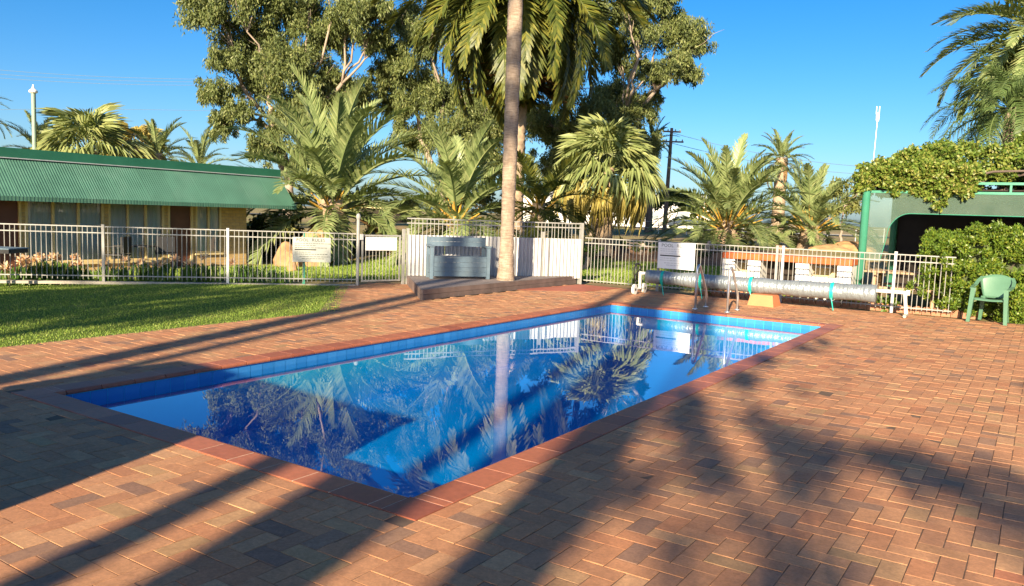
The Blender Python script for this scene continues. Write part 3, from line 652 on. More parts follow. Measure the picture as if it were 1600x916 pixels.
# ------------------------------------------------------------------ palms
def arch_curve(arch, n=14, p=1.35):
    P = [Vector((0, 0, 0))]; T = []
    for i in range(n):
        s = (i + 0.5) / n; a = -arch * s ** p; T.append(Vector((math.cos(a), 0, math.sin(a)))); P.append(P[-1] + T[-1] / n)
    return P
def frond_mesh(name, arch, mat, nl=46, ll=0.17, wd=0.011, vee=28, hang=0.0, start=0.13, seed=0, fwd=(62, 30), twist=0.0):
    r = random.Random(seed); n = 14; P = arch_curve(arch, n); m = MB()
    m.tube(P, [0.012 * (1 - 0.85 * i / n) for i in range(n + 1)], 4, False)
    for i in range(nl):
        s = start + (1 - start) * (i + 0.5) / nl; k = min(int(s * n), n - 1); fr_ = s * n - k; p = P[k].lerp(P[k + 1], fr_); T = (P[k + 1] - P[k]).normalized(); N = Vector((-T.z, 0, T.x))
        prof = min(1, (s - start) / 0.18 + 0.35) * (1 - max(0, (s - 0.55) / 0.45) ** 1.6 * 0.72)
        for side in (-1, 1):
            a = R(fwd[0] + (fwd[1] - fwd[0]) * s + r.gauss(0, 5)); v = R(vee + r.gauss(0, 9)); L = ll * prof * r.uniform(0.85, 1.1)
            D = T * math.cos(a) + (Vector((0, side, 0)) * math.cos(v) + N * math.sin(v)) * math.sin(a)
            D2 = (D - Vector((0, 0, 1)) * (hang + 0.18)).normalized()
            W = D.cross(N).normalized(); W = (W * math.cos(twist) + N * math.sin(twist)) * wd * 0.5
            q1 = p + D * L * 0.5; q2 = q1 + D2 * L * 0.5
            m.add([p - W * .7, p + W * .7, q1 + W, q1 - W, q2], [(0, 1, 2, 3), (3, 2, 4)])
    return m.mesh(name, mat)
FR = {}
for key, mat in (('g', 'frond'), ('d', 'frondd'), ('b', 'frondb')):
    FR[key] = [frond_mesh('frond', R(a), M[mat], 56, 0.18 if key != 'b' else 0.12, 0.0175, vv, hg, seed=i) for i, (a, vv, hg) in enumerate(((28, 30, 0.0), (52, 28, 0.05), (78, 24, 0.15), (105, 18, 0.3), (65, 26, 0.1), (40, 32, 0.0)))]
FR['q'] = [frond_mesh('frond', R(a), M['queen'], 56, 0.24, 0.010, 5, hg, seed=20 + i, fwd=(75, 55)) for i, (a, hg) in enumerate(((60, 1.6), (85, 2.0), (110, 2.0), (75, 1.8), (95, 2.2), (50, 1.4)))]
def fan_mesh(name, mat, droop, seed):
    r = random.Random(seed); m = MB(); P = [Vector((0.5 * i / 4, 0, -0.05 * (i / 4) ** 2)) for i in range(5)]; m.tube(P, [0.014, 0.012, 0.01, 0.009, 0.007], 4, False)
    h = P[-1]; n = 30
    for i in range(n):
        a = R(-115 + 230 * (i + 0.5) / n); L = 0.5 * (1 - 0.22 * (abs(a) / 2.0) ** 2) * r.uniform(0.92, 1.06); da = R(230 / n) * 0.56
        z = 0.03 if i % 2 else -0.03
        def pt(rad, ang, dz): return h + Vector((math.cos(ang) * rad, math.sin(ang) * rad, dz - droop * (rad / 0.5) ** 2.2 * 0.22 + 0.09 * math.cos(ang)))
        dr = r.uniform(0.05, 0.2) * (1 + droop)
        m.add([h, pt(L * .6, a - da, z * 0.6), pt(L * .6, a, z * 1.1), pt(L * .6, a + da, z * 0.6), pt(L * .85, a + r.gauss(0, .03), -dr * .25), pt(L * 1.04, a + r.gauss(0, .05), -dr)], [(0, 1, 2), (0, 2, 3), (1, 4, 2), (2, 4, 3), (1, 5, 4), (4, 5, 3)])
    return m.mesh(name, mat)
FR['f'] = [fan_mesh('frond', M['fan'], dr_, i) for i, dr_ in enumerate((0.1, 0.5, 0.9, 1.2, 0.7, 0.3))]
FR['F'] = [fan_mesh('frond', M['fangold'], dr_, 9 + i) for i, dr_ in enumerate((0.8, 1.2, 1.5, 1.8, 1.3, 1.0))]
def trunk_lathe(r0, r1, H, kind, seg=18, flare=1.25, lean=(0, 0)):
    m = MB(); step = 0.085 if kind == 'scar' else 0.06; nr = max(4, int(H / step)); r = random.Random(int(H * 100))
    for i in range(nr + 1):
        z = H * i / nr; t = i / nr; base = r0 + (r1 - r0) * t; base *= 1 + (flare - 1) * math.exp(-z / 0.35)
        wob = 0.012 * math.sin(z * 3.1) + r.gauss(0, 0.004)
        for k in range(seg):
            q = 2 * math.pi * (k + (0.5 if i % 2 and kind == 'scar' else 0)) / seg
            if kind == 'scar': rr = base * (1.0 + (0.10 if (k + i // 2) % 2 == 0 else -0.06) * (1 if i % 2 else .4) + r.gauss(0, 0.02))
            else: rr = base * (1.0 + (-0.045 if i % 5 == 0 else 0.012) + wob + r.gauss(0, 0.006))
            m.v.append((math.cos(q) * rr + lean[0] * t * t, math.sin(q) * rr + lean[1] * t * t, z))
    for i in range(nr):
        for k in range(seg):
            k2 = (k + 1) % seg; m.f.append((i * seg + k, i * seg + k2, (i + 1) * seg + k2, (i + 1) * seg + k))
    m.f.append(tuple(nr * seg + k for k in range(seg)))
    return m
def palm(label, crown, L, n, kind='g', tr=(0.28, 0.25), trunk='scar', el=(82, -35), base_z=None, boots=0, dead=0, sd=1, group=None, spread=0.12, archset=None, name='palm_tree', bark='bark', elp=1.0, bootl=0.6, heavy=False):
    r = random.Random(sd); cx_, cy_, cz = crown; bz = gzf(cx_, cy_) if base_z is None else base_z
    t = thing(name, label, 'palm tree', (cx_, cy_, bz), r.uniform(0, 6.28), group); H = cz - bz
    trunk_lathe(tr[0], tr[1], H, trunk).build('trunk', M[bark], t, True)
    if boots:
        m = MB()
        for i in range(boots):
            a = i * 2.39996; tt = i / boots; e = R(80 - 60 * tt); rr = tr[1] * (0.25 + 0.75 * tt); z = H - 0.35 * tt - 0.02
            dv = Vector((math.cos(a) * math.cos(e), math.sin(a) * math.cos(e), math.sin(e))); p = Vector((math.cos(a) * rr, math.sin(a) * rr, z))
            m.tube([p - dv * 0.1, p + dv * bootl * .5, p + dv * bootl + Vector((0, 0, -.02))], [0.05, 0.03, 0.016], 5, False)
        m.build('petiole_bases', M['petiole'], t)
    for i in range(n):
        tt = (i + 0.5) / n; a = i * 2.39996 + r.gauss(0, 0.12); e = R(el[0] + (el[1] - el[0]) * tt ** elp + r.gauss(0, 5))
        k = kind
        if dead and tt > 1 - dead: k = 'b' if kind != 'f' else 'F'
        vi = (5, 1, 4, 2, 2, 3)[min(5, int(tt * 5.2 + r.uniform(0, 0.9)))] if archset is None else r.choice(archset)
        if heavy: vi = (1, 4, 2, 2, 3, 3)[min(5, int(tt * 6))]
        rr = tr[1] * (0.2 + 0.7 * tt); z = H - 0.5 * tt * tr[1] * 2
        obj('frond', FR[k][vi], t, (math.cos(a) * rr, math.sin(a) * rr, z), Euler((r.gauss(0, spread), -e, a), 'XYZ'), L * r.uniform(0.86, 1.08))
    return t
def cz(px, py, d): return at(px, py, d)
# Euler note: rotation X (roll), then Y (lift), then Z (azimuth)
GRP = 'palms behind the pool fences'
palm('bushy date palm with long pale arching fronds beside the end of the green roof', cz(520, 312, 26), 4.0, 54, 'g', (0.5, 0.45), el=(86, -22), boots=26, sd=2, dead=0.06, elp=1.15)
palm('young date palm with orange frond bases right behind the bench', cz(714, 338, 25), 3.2, 34, 'g', (0.22, 0.2), el=(86, -20), boots=30, sd=3, bootl=0.75)
palm('shaded dark date palm with drooping fronds just right of the tall trunks', cz(842, 318, 25.5), 2.5, 26, 'd', (0.22, 0.2), el=(75, -45), sd=5, boots=14)  # dark frond colour stands in for the shade on this palm
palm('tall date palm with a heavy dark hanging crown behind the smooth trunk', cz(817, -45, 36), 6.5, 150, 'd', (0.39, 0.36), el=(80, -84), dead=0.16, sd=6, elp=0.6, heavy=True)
palm('stout fan palm with golden hanging leaves and thick pale trunk', cz(947, 262, 30), 1.95, 54, 'f', (0.36, 0.31), el=(88, -38), dead=0.2, sd=7, trunk='ring', bark='bark', elp=0.85)
palm('date palm with bright orange frond bases behind the white sign', cz(1136, 345, 36), 4.0, 56, 'g', (0.52, 0.5), el=(87, -15), boots=60, sd=8, bootl=1.2)
palm('smaller date palm with orange base beside the pergola post', cz(1266, 350, 36), 3.2, 40, 'g', (0.42, 0.4), el=(86, -12), boots=40, sd=9, bootl=1.0)
palm('slender distant palm with a round tufted crown against the sky', cz(1222, 246, 80), 3.1, 44, 'g', (0.62, 0.55), el=(85, -35), sd=10, dead=0.12)
palm('fan palm with wide pale leaves showing above the motel roof', cz(140, 236, 32), 2.0, 26, 'f', (0.3, 0.26), el=(88, -10), sd=11, trunk='ring')
palm('feathery palm above the motel roof just left of the fan palm', cz(62, 236, 35), 1.9, 26, 'g', (0.25, 0.22), el=(80, -20), sd=12)
palm('small golden fan palm above the middle of the motel roof', cz(212, 228, 36), 1.3, 24, 'F', (0.25, 0.22), el=(80, -30), sd=13, trunk='ring')
palm('dark feathery palm above the middle of the motel roof', cz(246, 240, 34), 1.8, 28, 'g', (0.25, 0.22), el=(84, -25), sd=14)
palm('low feathery palm above the right part of the motel roof', cz(312, 258, 34), 1.7, 26, 'g', (0.25, 0.22), el=(84, -20), sd=15)
palm('palm at the far left edge with one frond tip in view', cz(-62, 168, 32), 2.0, 30, 'g', (0.25, 0.22), el=(80, -30), sd=16)
palm('tall golden date palm at the top right corner above the vine', cz(1640, 45, 23), 3.4, 92, 'g', (0.32, 0.3), el=(80, -55), sd=17, dead=0.1)
palm('queen palm with fine drooping fronds rising over the pergola', cz(1580, 168, 20), 2.3, 36, 'q', (0.16, 0.13), el=(80, -30), sd=18, trunk='ring', bark='ring')
# the smooth trunk on the deck
tx, ty = -6.56, 10.60
pt_ = thing('palm_tree', 'tall smooth ringed palm trunk rising from the deck beside the bench', 'palm tree', (tx, ty, 0.188))
m = trunk_lathe(0.137, 0.185, 15.0, 'ring', 22, 1.45); m.build('trunk', M['ring'], pt_, True)
r = random.Random(5)
for i in range(46):
    tt = (i + .5) / 46; a = i * 2.39996; e = R(80 - 110 * tt)
    obj('frond', FR['d'][(0, 5, 1, 4, 2, 3)[min(5, int(tt * 6))]], pt_, (math.cos(a) * .12, math.sin(a) * .12, 15.0 - .3 * tt), Euler((r.gauss(0, .1), -e, a), 'XYZ'), 3.3 * r.uniform(.9, 1.08))

# ------------------------------------------------------------------ leaf clouds: gums, shrubs, hedge, vine
def leaf_cloud(centers, radii, per, ln, wd, hang=0.6, flat=1.0, seed=0, shell=0.5, subs=7, subr=0.42, reach=0.85, vert=1.0):
    g = np.random.RandomState(seed); P = []
    for c, rr, k in zip(centers, radii, per):
        c = np.array(c); k = int(k); u = g.normal(size=(max(3, int(subs * (0.6 + rr))), 3)); u /= np.linalg.norm(u, axis=1)[:, None]
        sc = c + u * (rr * g.uniform(0.15, reach, (len(u), 1))) * np.array([1, 1, flat])
        idx = g.randint(0, len(sc), k); q = g.normal(size=(k, 3)); q /= np.linalg.norm(q, axis=1)[:, None]
        q *= (g.uniform(0, 1, (k, 1)) ** shell) * rr * subr * g.uniform(0.6, 1.35, (len(sc), 1))[idx]
        P.append(sc[idx] + q * np.array([1, 1, flat * vert]))
    P = np.concatenate(P); n = len(P)
    D = g.normal(size=(n, 3)); D[:, 2] -= hang * 2.2; D /= np.linalg.norm(D, axis=1)[:, None]
    W = np.cross(D, g.normal(size=(n, 3))); W /= np.linalg.norm(W, axis=1)[:, None]
    l = ln * g.uniform(0.6, 1.3, (n, 1)); w_ = wd * g.uniform(0.7, 1.3, (n, 1)) * 0.5
    V = np.stack([P, P + D * l * .45 + W * w_, P + D * l, P + D * l * .45 - W * w_], 1).reshape(-1, 3)
    return V, np.arange(4 * n).reshape(-1, 4)
def limb(m, a, b_, r0, r1, r, sag=0.12, n=6):
    a, b_ = Vector(a), Vector(b_); L = (b_ - a).length; o = Vector((r.gauss(0, 1), r.gauss(0, 1), 0.4)) * L * sag
    pts = []; 
    for i in range(n + 1):
        t = i / n; pts.append(a.lerp(b_, t) + o * math.sin(math.pi * t) + (Vector((r.gauss(0, .03), r.gauss(0, .03), r.gauss(0, .03))) * L * (1 if 0 < i < n else 0)))
    m.tube(pts, [r0 + (r1 - r0) * i / n for i in range(n + 1)], 7); return pts
def gum(name, label, base_px, depth, clumps, per_m2, seed, leaf='gumleaf', ln=0.24, wd=0.062, tr=0.42, djit=2.2, forks=3, subs=22, subr=0.27, reach=1.08, vert=1.5, hang=0.8, cat='tree', group=None):
    r = random.Random(seed); bp = at(base_px, 400, depth); bx, by = bp.x, bp.y; bz = gzf(bx, by)
    t = thing(name, label, cat, (bx, by, bz), 0, group); C_ = []; Rr = []
    for (px, py, rp) in clumps:
        dd = depth + r.uniform(-djit, djit); c = at(px, py, dd); C_.append(c - Vector((bx, by, bz))); Rr.append(rp * dd / FPX)
    m = MB(); top = max(c.z for c in C_); mean = sum(C_, Vector()) / len(C_)
    zf = max(0.4, min(c.z for c in C_) * 0.6)
    trunk = limb(m, (0, 0, -0.2), (mean.x * 0.35, mean.y * 0.35, zf), tr, tr * .8, r, 0.03)
    order = sorted(range(len(C_)), key=lambda i: C_[i].x * CR.x + C_[i].y * CR.y); k = max(1, len(order) // forks + 1); o_top = trunk[-1]
    for gi in range(0, len(order), k):
        grp = order[gi:gi + k]; mc = sum((C_[i] for i in grp), Vector()) / len(grp)
        pts = limb(m, o_top, o_top.lerp(mc, 0.72), tr * .62, tr * .3, r, 0.08, 8)
        for i in grp:
            st = min(pts, key=lambda p: (p - C_[i]).length + max(0, p.z - C_[i].z) * .6); q = limb(m, st, C_[i], tr * .24, tr * .06, r, 0.1)
            for _ in range(4):
                e = C_[i] + Vector((r.gauss(0, .5), r.gauss(0, .5), r.gauss(0.1, .4))) * Rr[i]; limb(m, q[3], e, tr * .06, tr * .02, r, 0.08, 4)
    m.build('trunk', M['gumbark'], t, True)
    V, F = leaf_cloud(C_, Rr, [per_m2 * q * q for q in Rr], ln, wd, hang, 0.85, seed, subs=subs, subr=subr, reach=reach, vert=vert)
    obj('crown', np_mesh('crown', V, F, M[leaf]), t); return t
G1 = [(332, 15, 44), (380, -20, 55), (440, 0, 58), (402, 65, 52), (352, 92, 34), (338, 150, 32), (346, 196, 26), (402, 122, 42), (452, 108, 52), (505, 55, 50), (522, 128, 46), (562, 15, 46), (588, 62, 30), (482, 170, 44), (440, 195, 34), (552, 150, 36), (420, 225, 34), (376, 172, 24), (420, -80, 60), (500, -70, 60), (560, -60, 50), (350, -60, 45), (470, -130, 50), (310, -10, 26), (600, 15, 22), (480, 240, 40), (540, 215, 40)]
G2 = [(622, 96, 38), (662, 62, 42), (652, 140, 42), (618, 165, 34), (692, 158, 42), (742, 170, 46), (702, 210, 44), (762, 205, 40), (690, 5, 46), (632, 30, 30), (740, 100, 40), (650, 215, 36), (600, 120, 28), (720, 250, 40), (770, 255, 36), (730, 40, 40), (680, -60, 46)]
G3 = [(995, 28, 46), (1058, 42, 42), (1092, 70, 28), (1062, 100, 32), (1020, 112, 30), (968, 85, 40), (960, 160, 44), (915, 182, 44), (992, 165, 36), (900, 235, 44), (950, 212, 44), (860, 205, 38), (868, 258, 38), (930, 35, 40), (1015, 155, 20), (1010, 225, 26), (1000, 250, 22), (970, -40, 44), (1030, -10, 36), (880, 130, 34), (830, 180, 36), (1080, 115, 18)]
gum('gum_tree', 'huge gum tree with olive foliage towering behind the motel roof', 455, 47, G1, 3500, 31, tr=0.34, forks=4)
gum('gum_tree', 'dense gum tree between the large date palm and the tall trunks', 700, 50, G2, 3500, 32, tr=0.34, forks=3)
gum('gum_tree', 'gum tree with pale limbs and clumped crown right of the tall trunks', 925, 48, G3, 3500, 33, tr=0.34, forks=3)
def bush(label, spots, depth, leaf, per, seed, ln=0.16, wd=0.07, name='shrub', djit=0.7, base=None):
    return gum(name, label, spots[0][0] if base is None else base, depth, spots, per, seed, leaf, ln, wd, tr=0.09, djit=djit, forks=1, subs=7, cat='shrub', subr=0.42, reach=.85, vert=1.0, hang=.3)
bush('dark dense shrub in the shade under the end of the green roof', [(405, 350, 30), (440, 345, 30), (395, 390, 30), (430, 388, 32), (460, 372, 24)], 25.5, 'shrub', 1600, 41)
bush('upright olive shrub in front of the dark shrub by the motel', [(438, 345, 16), (446, 362, 16), (430, 368, 14)], 24.6, 'shrubl', 2600, 42, 0.12, 0.05)
bush('dark rounded tree in front of the distant white building', [(1050, 308, 24), (1075, 318, 22), (1030, 318, 18), (1090, 325, 16)], 75, 'shrub', 500, 43, 0.4, 0.2, 'tree')
bush('dark small tree beside the fan palm trunk', [(1000, 335, 16), (988, 328, 12)], 70, 'shrub', 700, 44, 0.35, 0.18, 'tree')
bush('pale olive tree beside the pergola post', [(1310, 290, 26), (1330, 320, 24), (1300, 325, 22), (1345, 295, 18)], 48, 'shrubl', 900, 45, 0.25, 0.11, 'tree', 1.2)
bush('broad green tree far behind the young date palm', [(640, 318, 26), (680, 312, 26), (610, 325, 20), (750, 315, 26), (780, 322, 20)], 56, 'shrubl', 700, 46, 0.3, 0.14, 'tree', 1.5)
bush('dark tree mass behind the shaded palm', [(880, 312, 22), (905, 325, 18), (860, 328, 18)], 60, 'shrub', 700, 47, 0.3, 0.14, 'tree', 1.2)
bush('low green shrub on the bank seen through the gate', [(580, 362, 14), (598, 364, 12)], 30, 'shrubl', 1800, 48, 0.12, 0.06)
bush('small yellow-green shrub just right of the corrugated fence', [(915, 388, 12), (925, 392, 11), (935, 390, 9)], 24, 'hedge', 2600, 49, 0.10, 0.05)
bush('low dark shrub row on the bank left of the white sign', [(1000, 384, 14), (975, 382, 12), (1020, 388, 13), (1045, 390, 12)], 30, 'shrub', 1700, 50, 0.12, 0.06)
bush('low dark shrub on the bank right of the white sign', [(1098, 395, 14), (1120, 398, 13), (1150, 398, 12)], 30, 'shrub', 1700, 51, 0.12, 0.06)
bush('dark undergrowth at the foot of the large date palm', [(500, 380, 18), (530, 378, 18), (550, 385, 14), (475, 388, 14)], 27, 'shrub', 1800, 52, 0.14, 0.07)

# ------------------------------------------------------------------ motel
mot = thing('motel_building', 'low motel with yellow brick wall and sloping green corrugated awning', 'building')
FX, EXv, EZ, TX, TZ, RZ_ = -16.47, -15.47, 1.57, -16.2, 2.39, 2.63; BY0, BY1, AY1, FZ = -3.0, 11.77, 12.74, -0.17
ops = [(5.0, 5.63, 'door', FZ, 1.95), (5.72, 7.55, 'win', 0.05, 1.95), (7.66, 9.17, 'win', 0.05, 1.95), (9.27, 10.0, 'door', FZ, 1.95), (10.1, 10.92, 'win', 0.2, 1.95), (1.2, 3.0, 'win', 0.05, 1.95), (3.4, 4.2, 'door', FZ, 1.95)]
ops.sort(); wl = MB(); y = BY0
for (a, b2, kd, z0, z1) in ops:
    if a > y: wl.box((FX - 0.06, (y + a) / 2, (FZ + TZ) / 2), (0.12, a - y, TZ - FZ))
    wl.box((FX - 0.06, (a + b2) / 2, (z1 + TZ) / 2), (0.12, b2 - a, TZ - z1))
    if z0 > FZ: wl.box((FX - 0.06, (a + b2) / 2, (FZ + z0) / 2), (0.12, b2 - a, z0 - FZ))
    y = b2
wl.box((FX - 0.06, (y + BY1) / 2, (FZ + TZ) / 2), (0.12, BY1 - y, TZ - FZ))
wl.box((FX - 2.5, BY1 - 0.06, (FZ + TZ) / 2), (4.75, 0.12, TZ - FZ)).box((FX - 4.9, (BY0 + BY1) / 2, (FZ + TZ) / 2), (0.12, BY1 - BY0, TZ - FZ)).box((FX - 2.5, BY0 + .06, (FZ + TZ) / 2), (4.75, 0.12, TZ - FZ))
wl.build('wall', M['ybrick'], mot)
MB().box((FX - 2.4, (BY0 + BY1) / 2, FZ - 0.05), (4.9 + 2.2, BY1 - BY0 + 0.6, 0.1)).build('floor_slab', M['concrete'], mot)
for (a, b2, kd, z0, z1) in ops:
    if kd == 'door':
        dr = MB().box((FX - 0.05, (a + b2) / 2, (z0 + z1) / 2), (0.045, b2 - a - 0.1, z1 - z0)).build('door', M['door'], mot)
        MB().tube([(FX + 0.02, b2 - 0.14, 0.85), (FX + 0.02, b2 - 0.22, 0.85)], 0.012, 6).build('handle', M['alu'], dr)
        MB().box((FX - 0.02, a + 0.025, (z0 + z1) / 2), (0.1, 0.05, z1 - z0)).box((FX - 0.02, b2 - 0.025, (z0 + z1) / 2), (0.1, 0.05, z1 - z0)).build('door_frame', M['cream'], mot)
    else:
        fm = MB(); n = max(2, round((b2 - a) / 0.55))
        for i in range(n + 1): fm.box((FX - 0.03, a + 0.03 + (b2 - a - 0.06) * i / n, (z0 + z1) / 2), (0.07, 0.055, z1 - z0))
        for z in (z0 + 0.025, z1 - 0.025): fm.box((FX - 0.03, (a + b2) / 2, z), (0.066, b2 - a - 0.1, 0.05))
        wn = fm.build('window', M['cream'], mot)
        for i in range(n):
            ya = a + 0.06 + (b2 - a - 0.06) * i / n; yb = a + (b2 - a - 0.06) * (i + 1) / n
            MB().box((FX - 0.035, (ya + yb) / 2, (z0 + z1) / 2), (0.006, yb - ya, z1 - z0 - 0.1)).build('pane', M['glass'], wn)
        cu = MB(); k = int((b2 - a) / 0.035); P = [(FX - 0.085 + 0.018 * math.sin(i * 1.9) + 0.008 * math.sin(i * .7), a + (b2 - a) * i / k) for i in range(k + 1)]
        cu.add([(p[0], p[1], z0 + .02) for p in P] + [(p[0], p[1], z1) for p in P], [(i, i + 1, k + 2 + i, k + 1 + i) for i in range(k)]); cu.build('curtain', M['curtain'], wn, True)
        MB().box((FX + 0.02, (a + b2) / 2, z0 - 0.03), (0.09, b2 - a + 0.06, 0.05)).build('sill', M['cream'], wn)
# awning: corrugated sheets, each its own piece
shw = 0.76; ang = math.atan2(EZ - TZ, EXv - TX); sl = math.hypot(EZ - TZ, EXv - TX); k = 0
roof = MB().box((FX - 2.35, (BY0 + AY1) / 2, RZ_ - 0.06), (5.2 - 0.1, AY1 - BY0, 0.06)).build('roof', M['greend'], mot)
MB().box((TX + 0.012, (BY0 + AY1) / 2, (TZ + RZ_) / 2 + 0.005), (0.025, AY1 - BY0 + .02, RZ_ - TZ - 0.02)).build('fascia', M['greend'], roof)
MB().box((TX + 0.03, (BY0 + AY1) / 2, TZ + 0.012), (0.05, AY1 - BY0 + .02, 0.02)).build('flashing', M['steelw'], roof)
yy = AY1
while yy > BY0:
    m = corr(min(shw, yy - BY0) - 0.002, 0, sl, 0.06, 0.0042, 5); V = []
    for (x, yv, z) in m.v:                       # x along the eave, y off the slope, z down the slope
        V.append((TX + (EXv - TX) * z / sl + yv * 0.7, yy - x, TZ + (EZ - TZ) * z / sl + yv * 0.7))
    MB().add(V, m.f).build('awning_sheet', M['green'], mot, True); yy -= shw
vl = MB(); n = int((AY1 - BY0) / 0.038)
for i in range(n):                               # hanging valance of narrow strips
    ya = BY0 + (AY1 - BY0) * i / n; vl.box((EXv + 0.004 + 0.005 * (i % 2), ya + 0.019, EZ - 0.045), (0.004, 0.035, 0.1))
vo = vl.build('valance', M['green'], mot); vo['kind'] = 'stuff'
MB().add([(FX, AY1 - .02, TZ), (TX, AY1 - .02, TZ), (EXv - .02, AY1 - .02, EZ + .01), (FX, AY1 - .02, EZ + .6)], [(0, 1, 2, 3)]).build('soffit_end', M['greend'], mot)
MB().box((FX + 0.27, (BY0 + AY1) / 2, 1.97), (0.5, AY1 - BY0 - .1, 0.02)).build('veranda_ceiling', M['cream'], mot)
# veranda furniture
def simple_chair(label, loc, rz, mat='black'):
    t = thing('veranda_chair', label, 'chair', loc, rz, 'veranda furniture')
    MB().box((0, 0, 0.42), (0.46, 0.44, 0.03)).build('seat', M[mat], t); MB().box((0, 0.22, 0.66), (0.44, 0.03, 0.4)).build('backrest', M[mat], t)
    for a in (-.2, .2):
        for b2 in (-.19, .2): MB().tube([(a, b2, 0), (a * .95, b2 * .95, 0.42)], 0.014, 6).build('leg', M[mat], t)
        MB().tube([(a * 1.1, -.2, 0.42), (a * 1.1, -.2, 0.62), (a * 1.1, .2, 0.62)], 0.014, 6).build('arm', M[mat], t)
simple_chair('dark chair left of the small veranda table', (-15.9, 7.55, FZ), R(-60)); simple_chair('dark chair right of the small veranda table, near the brown door', (-15.95, 8.85, FZ), R(-120))
vt = thing('veranda_table', 'small dark table on the veranda between two chairs', 'table', (-15.9, 8.2, FZ))
MB().lathe([(0.3, 0.6), (0.3, 0.63)], (0, 0, 0), 16).build('table_top', M['black'], vt); MB().lathe([(0.2, 0), (0.03, 0.03), (0.025, 0.6)], (0, 0, 0), 10).build('pedestal', M['black'], vt)
p = at(54, 232, 31); vp = thing('vent_pole', 'green pole with a white cap rising above the motel roof', 'pole', (p.x, p.y, gzf(p.x, p.y)))
top = at(54, 146, 31).z - vp.location.z
MB().tube([(0, 0, 0), (0, 0, top)], 0.08, 12).build('shaft', M['polegreen'], vp); MB().lathe([(0.1, 0), (0.15, 0.03), (0.15, 0.1), (0.05, 0.18), (0.02, 0.32), (0.0, 0.33)], (0, 0, top), 12).build('cap', M['white'], vp)

# ------------------------------------------------------------------ flowers along the fence
def lily(label, px, depth, wid, hgt, nl, nf, seed, dz=0.0):
    r = random.Random(seed); c = at(px, 436, depth); x, y = c.x, c.y; z = gzf(x, y)
    t = thing('lily_clump', label, 'flowers', (x, y, z), 0, 'lily clumps along the fence'); m = MB(); stems = MB()
    for i in range(nl):
        a = r.uniform(0, 6.28); b0 = Vector((rgt0.x, rgt0.y, 0)) * r.uniform(-wid, wid) + Vector((r.gauss(0, .06), r.gauss(0, .06), 0)); L = hgt * r.uniform(0.6, 1.05); sp = r.uniform(0.15, 0.55) * L; d_ = Vector((math.cos(a), math.sin(a), 0)); w_ = Vector((-d_.y, d_.x, 0)) * 0.016
        p1 = b0 + d_ * sp * .35 + Vector((0, 0, L * .62)); p2 = b0 + d_ * sp * .8 + Vector((0, 0, L * .9)); p3 = b0 + d_ * sp * 1.25 + Vector((0, 0, L * .72))
        m.add([b0 - w_, b0 + w_, p1 + w_, p1 - w_, p2 + w_ * .8, p2 - w_ * .8, p3], [(0, 1, 2, 3), (3, 2, 4, 5), (5, 4, 6)])
    m.build('leaves', M['strap'], t)
    for i in range(nf):
        b0 = Vector((rgt0.x, rgt0.y, 0)) * r.uniform(-wid, wid) + Vector((r.gauss(0, .05), r.gauss(0, .05), 0)); h_ = hgt * r.uniform(0.8, 1.3); hd = b0 + Vector((r.gauss(0, .04), r.gauss(0, .04), h_)); stems.tube([b0, hd], 0.008, 5); fl_ = MB()
        for k in range(6):
            a = k * 1.047 + r.uniform(0, .5); e = r.uniform(-0.1, 0.9); ax = Vector((math.cos(a) * math.cos(e), math.sin(a) * math.cos(e), math.sin(e))); ln = r.uniform(0.08, 0.12); u_ = ax.cross(Vector((0, 0, 1))).normalized(); v_ = ax.cross(u_)
            for j in range(5):
                q = j * 1.2566; dr_ = (ax + (u_ * math.cos(q) + v_ * math.sin(q)) * 0.65); s_ = (u_ * -math.sin(q) + v_ * math.cos(q)) * 0.022
                fl_.add([hd + ax * 0.01, hd + dr_ * ln * .6 + s_, hd + dr_ * ln, hd + dr_ * ln * .6 - s_], [(0, 1, 2, 3)])
        fl_.build('bloom', M['petal'], t)
    if nf: stems.build('stems', M['strap'], t)
lily('large lily clump with the brightest salmon blooms, beside the dark table end', 45, 15.3, 0.22, 0.42, 90, 5, 1)
lily('lily clump with tall salmon blooms, second along the fence from the left', 82, 15.4, 0.2, 0.52, 90, 5, 2)
lily('lily clump with few peach blooms just left of the pale fence post', 118, 15.5, 0.22, 0.45, 80, 3, 3)
lily('lily clump directly right of the pale fence post', 178, 15.7, 0.25, 0.40, 70, 2, 4)
lily('wide dark-leaved lily clump with pink blooms below the veranda table', 242, 15.9, 0.34, 0.46, 110, 4, 5)
lily('dark-leaved lily clump below the brown door', 312, 16.2, 0.34, 0.42, 110, 2, 6)
lily('flowerless dark lily clump right of the grey fence post', 385, 16.4, 0.3, 0.42, 90, 1, 7)
lily('low flowerless lily clump left of the grey sign', 428, 16.6, 0.3, 0.3, 60, 0, 8)
lily('sparse lily at the far left edge behind the dark table end', 14, 15.2, 0.1, 0.36, 18, 1, 9)

# ------------------------------------------------------------------ dark table end at the left edge
tb = at(-12, 390, 14.0); tt_ = thing('outdoor_table', 'dark table whose end shows at the left edge before the fence', 'table', (tb.x, tb.y, 0), R(28))
MB().box((0, 0, tb.z + 0.035), (1.0, 0.5, 0.02)).build('table_top', M['bench'], tt_); MB().box((0, 0, tb.z - 0.01), (0.98, 0.48, 0.07)).build('apron', M['black'], tt_)
for a in (-.42, -.1):
    for b2 in (-.18, .18): MB().box((a, b2, (tb.z - .04) / 2), (0.05, 0.05, tb.z - .04)).build('leg', M['black'], tt_)

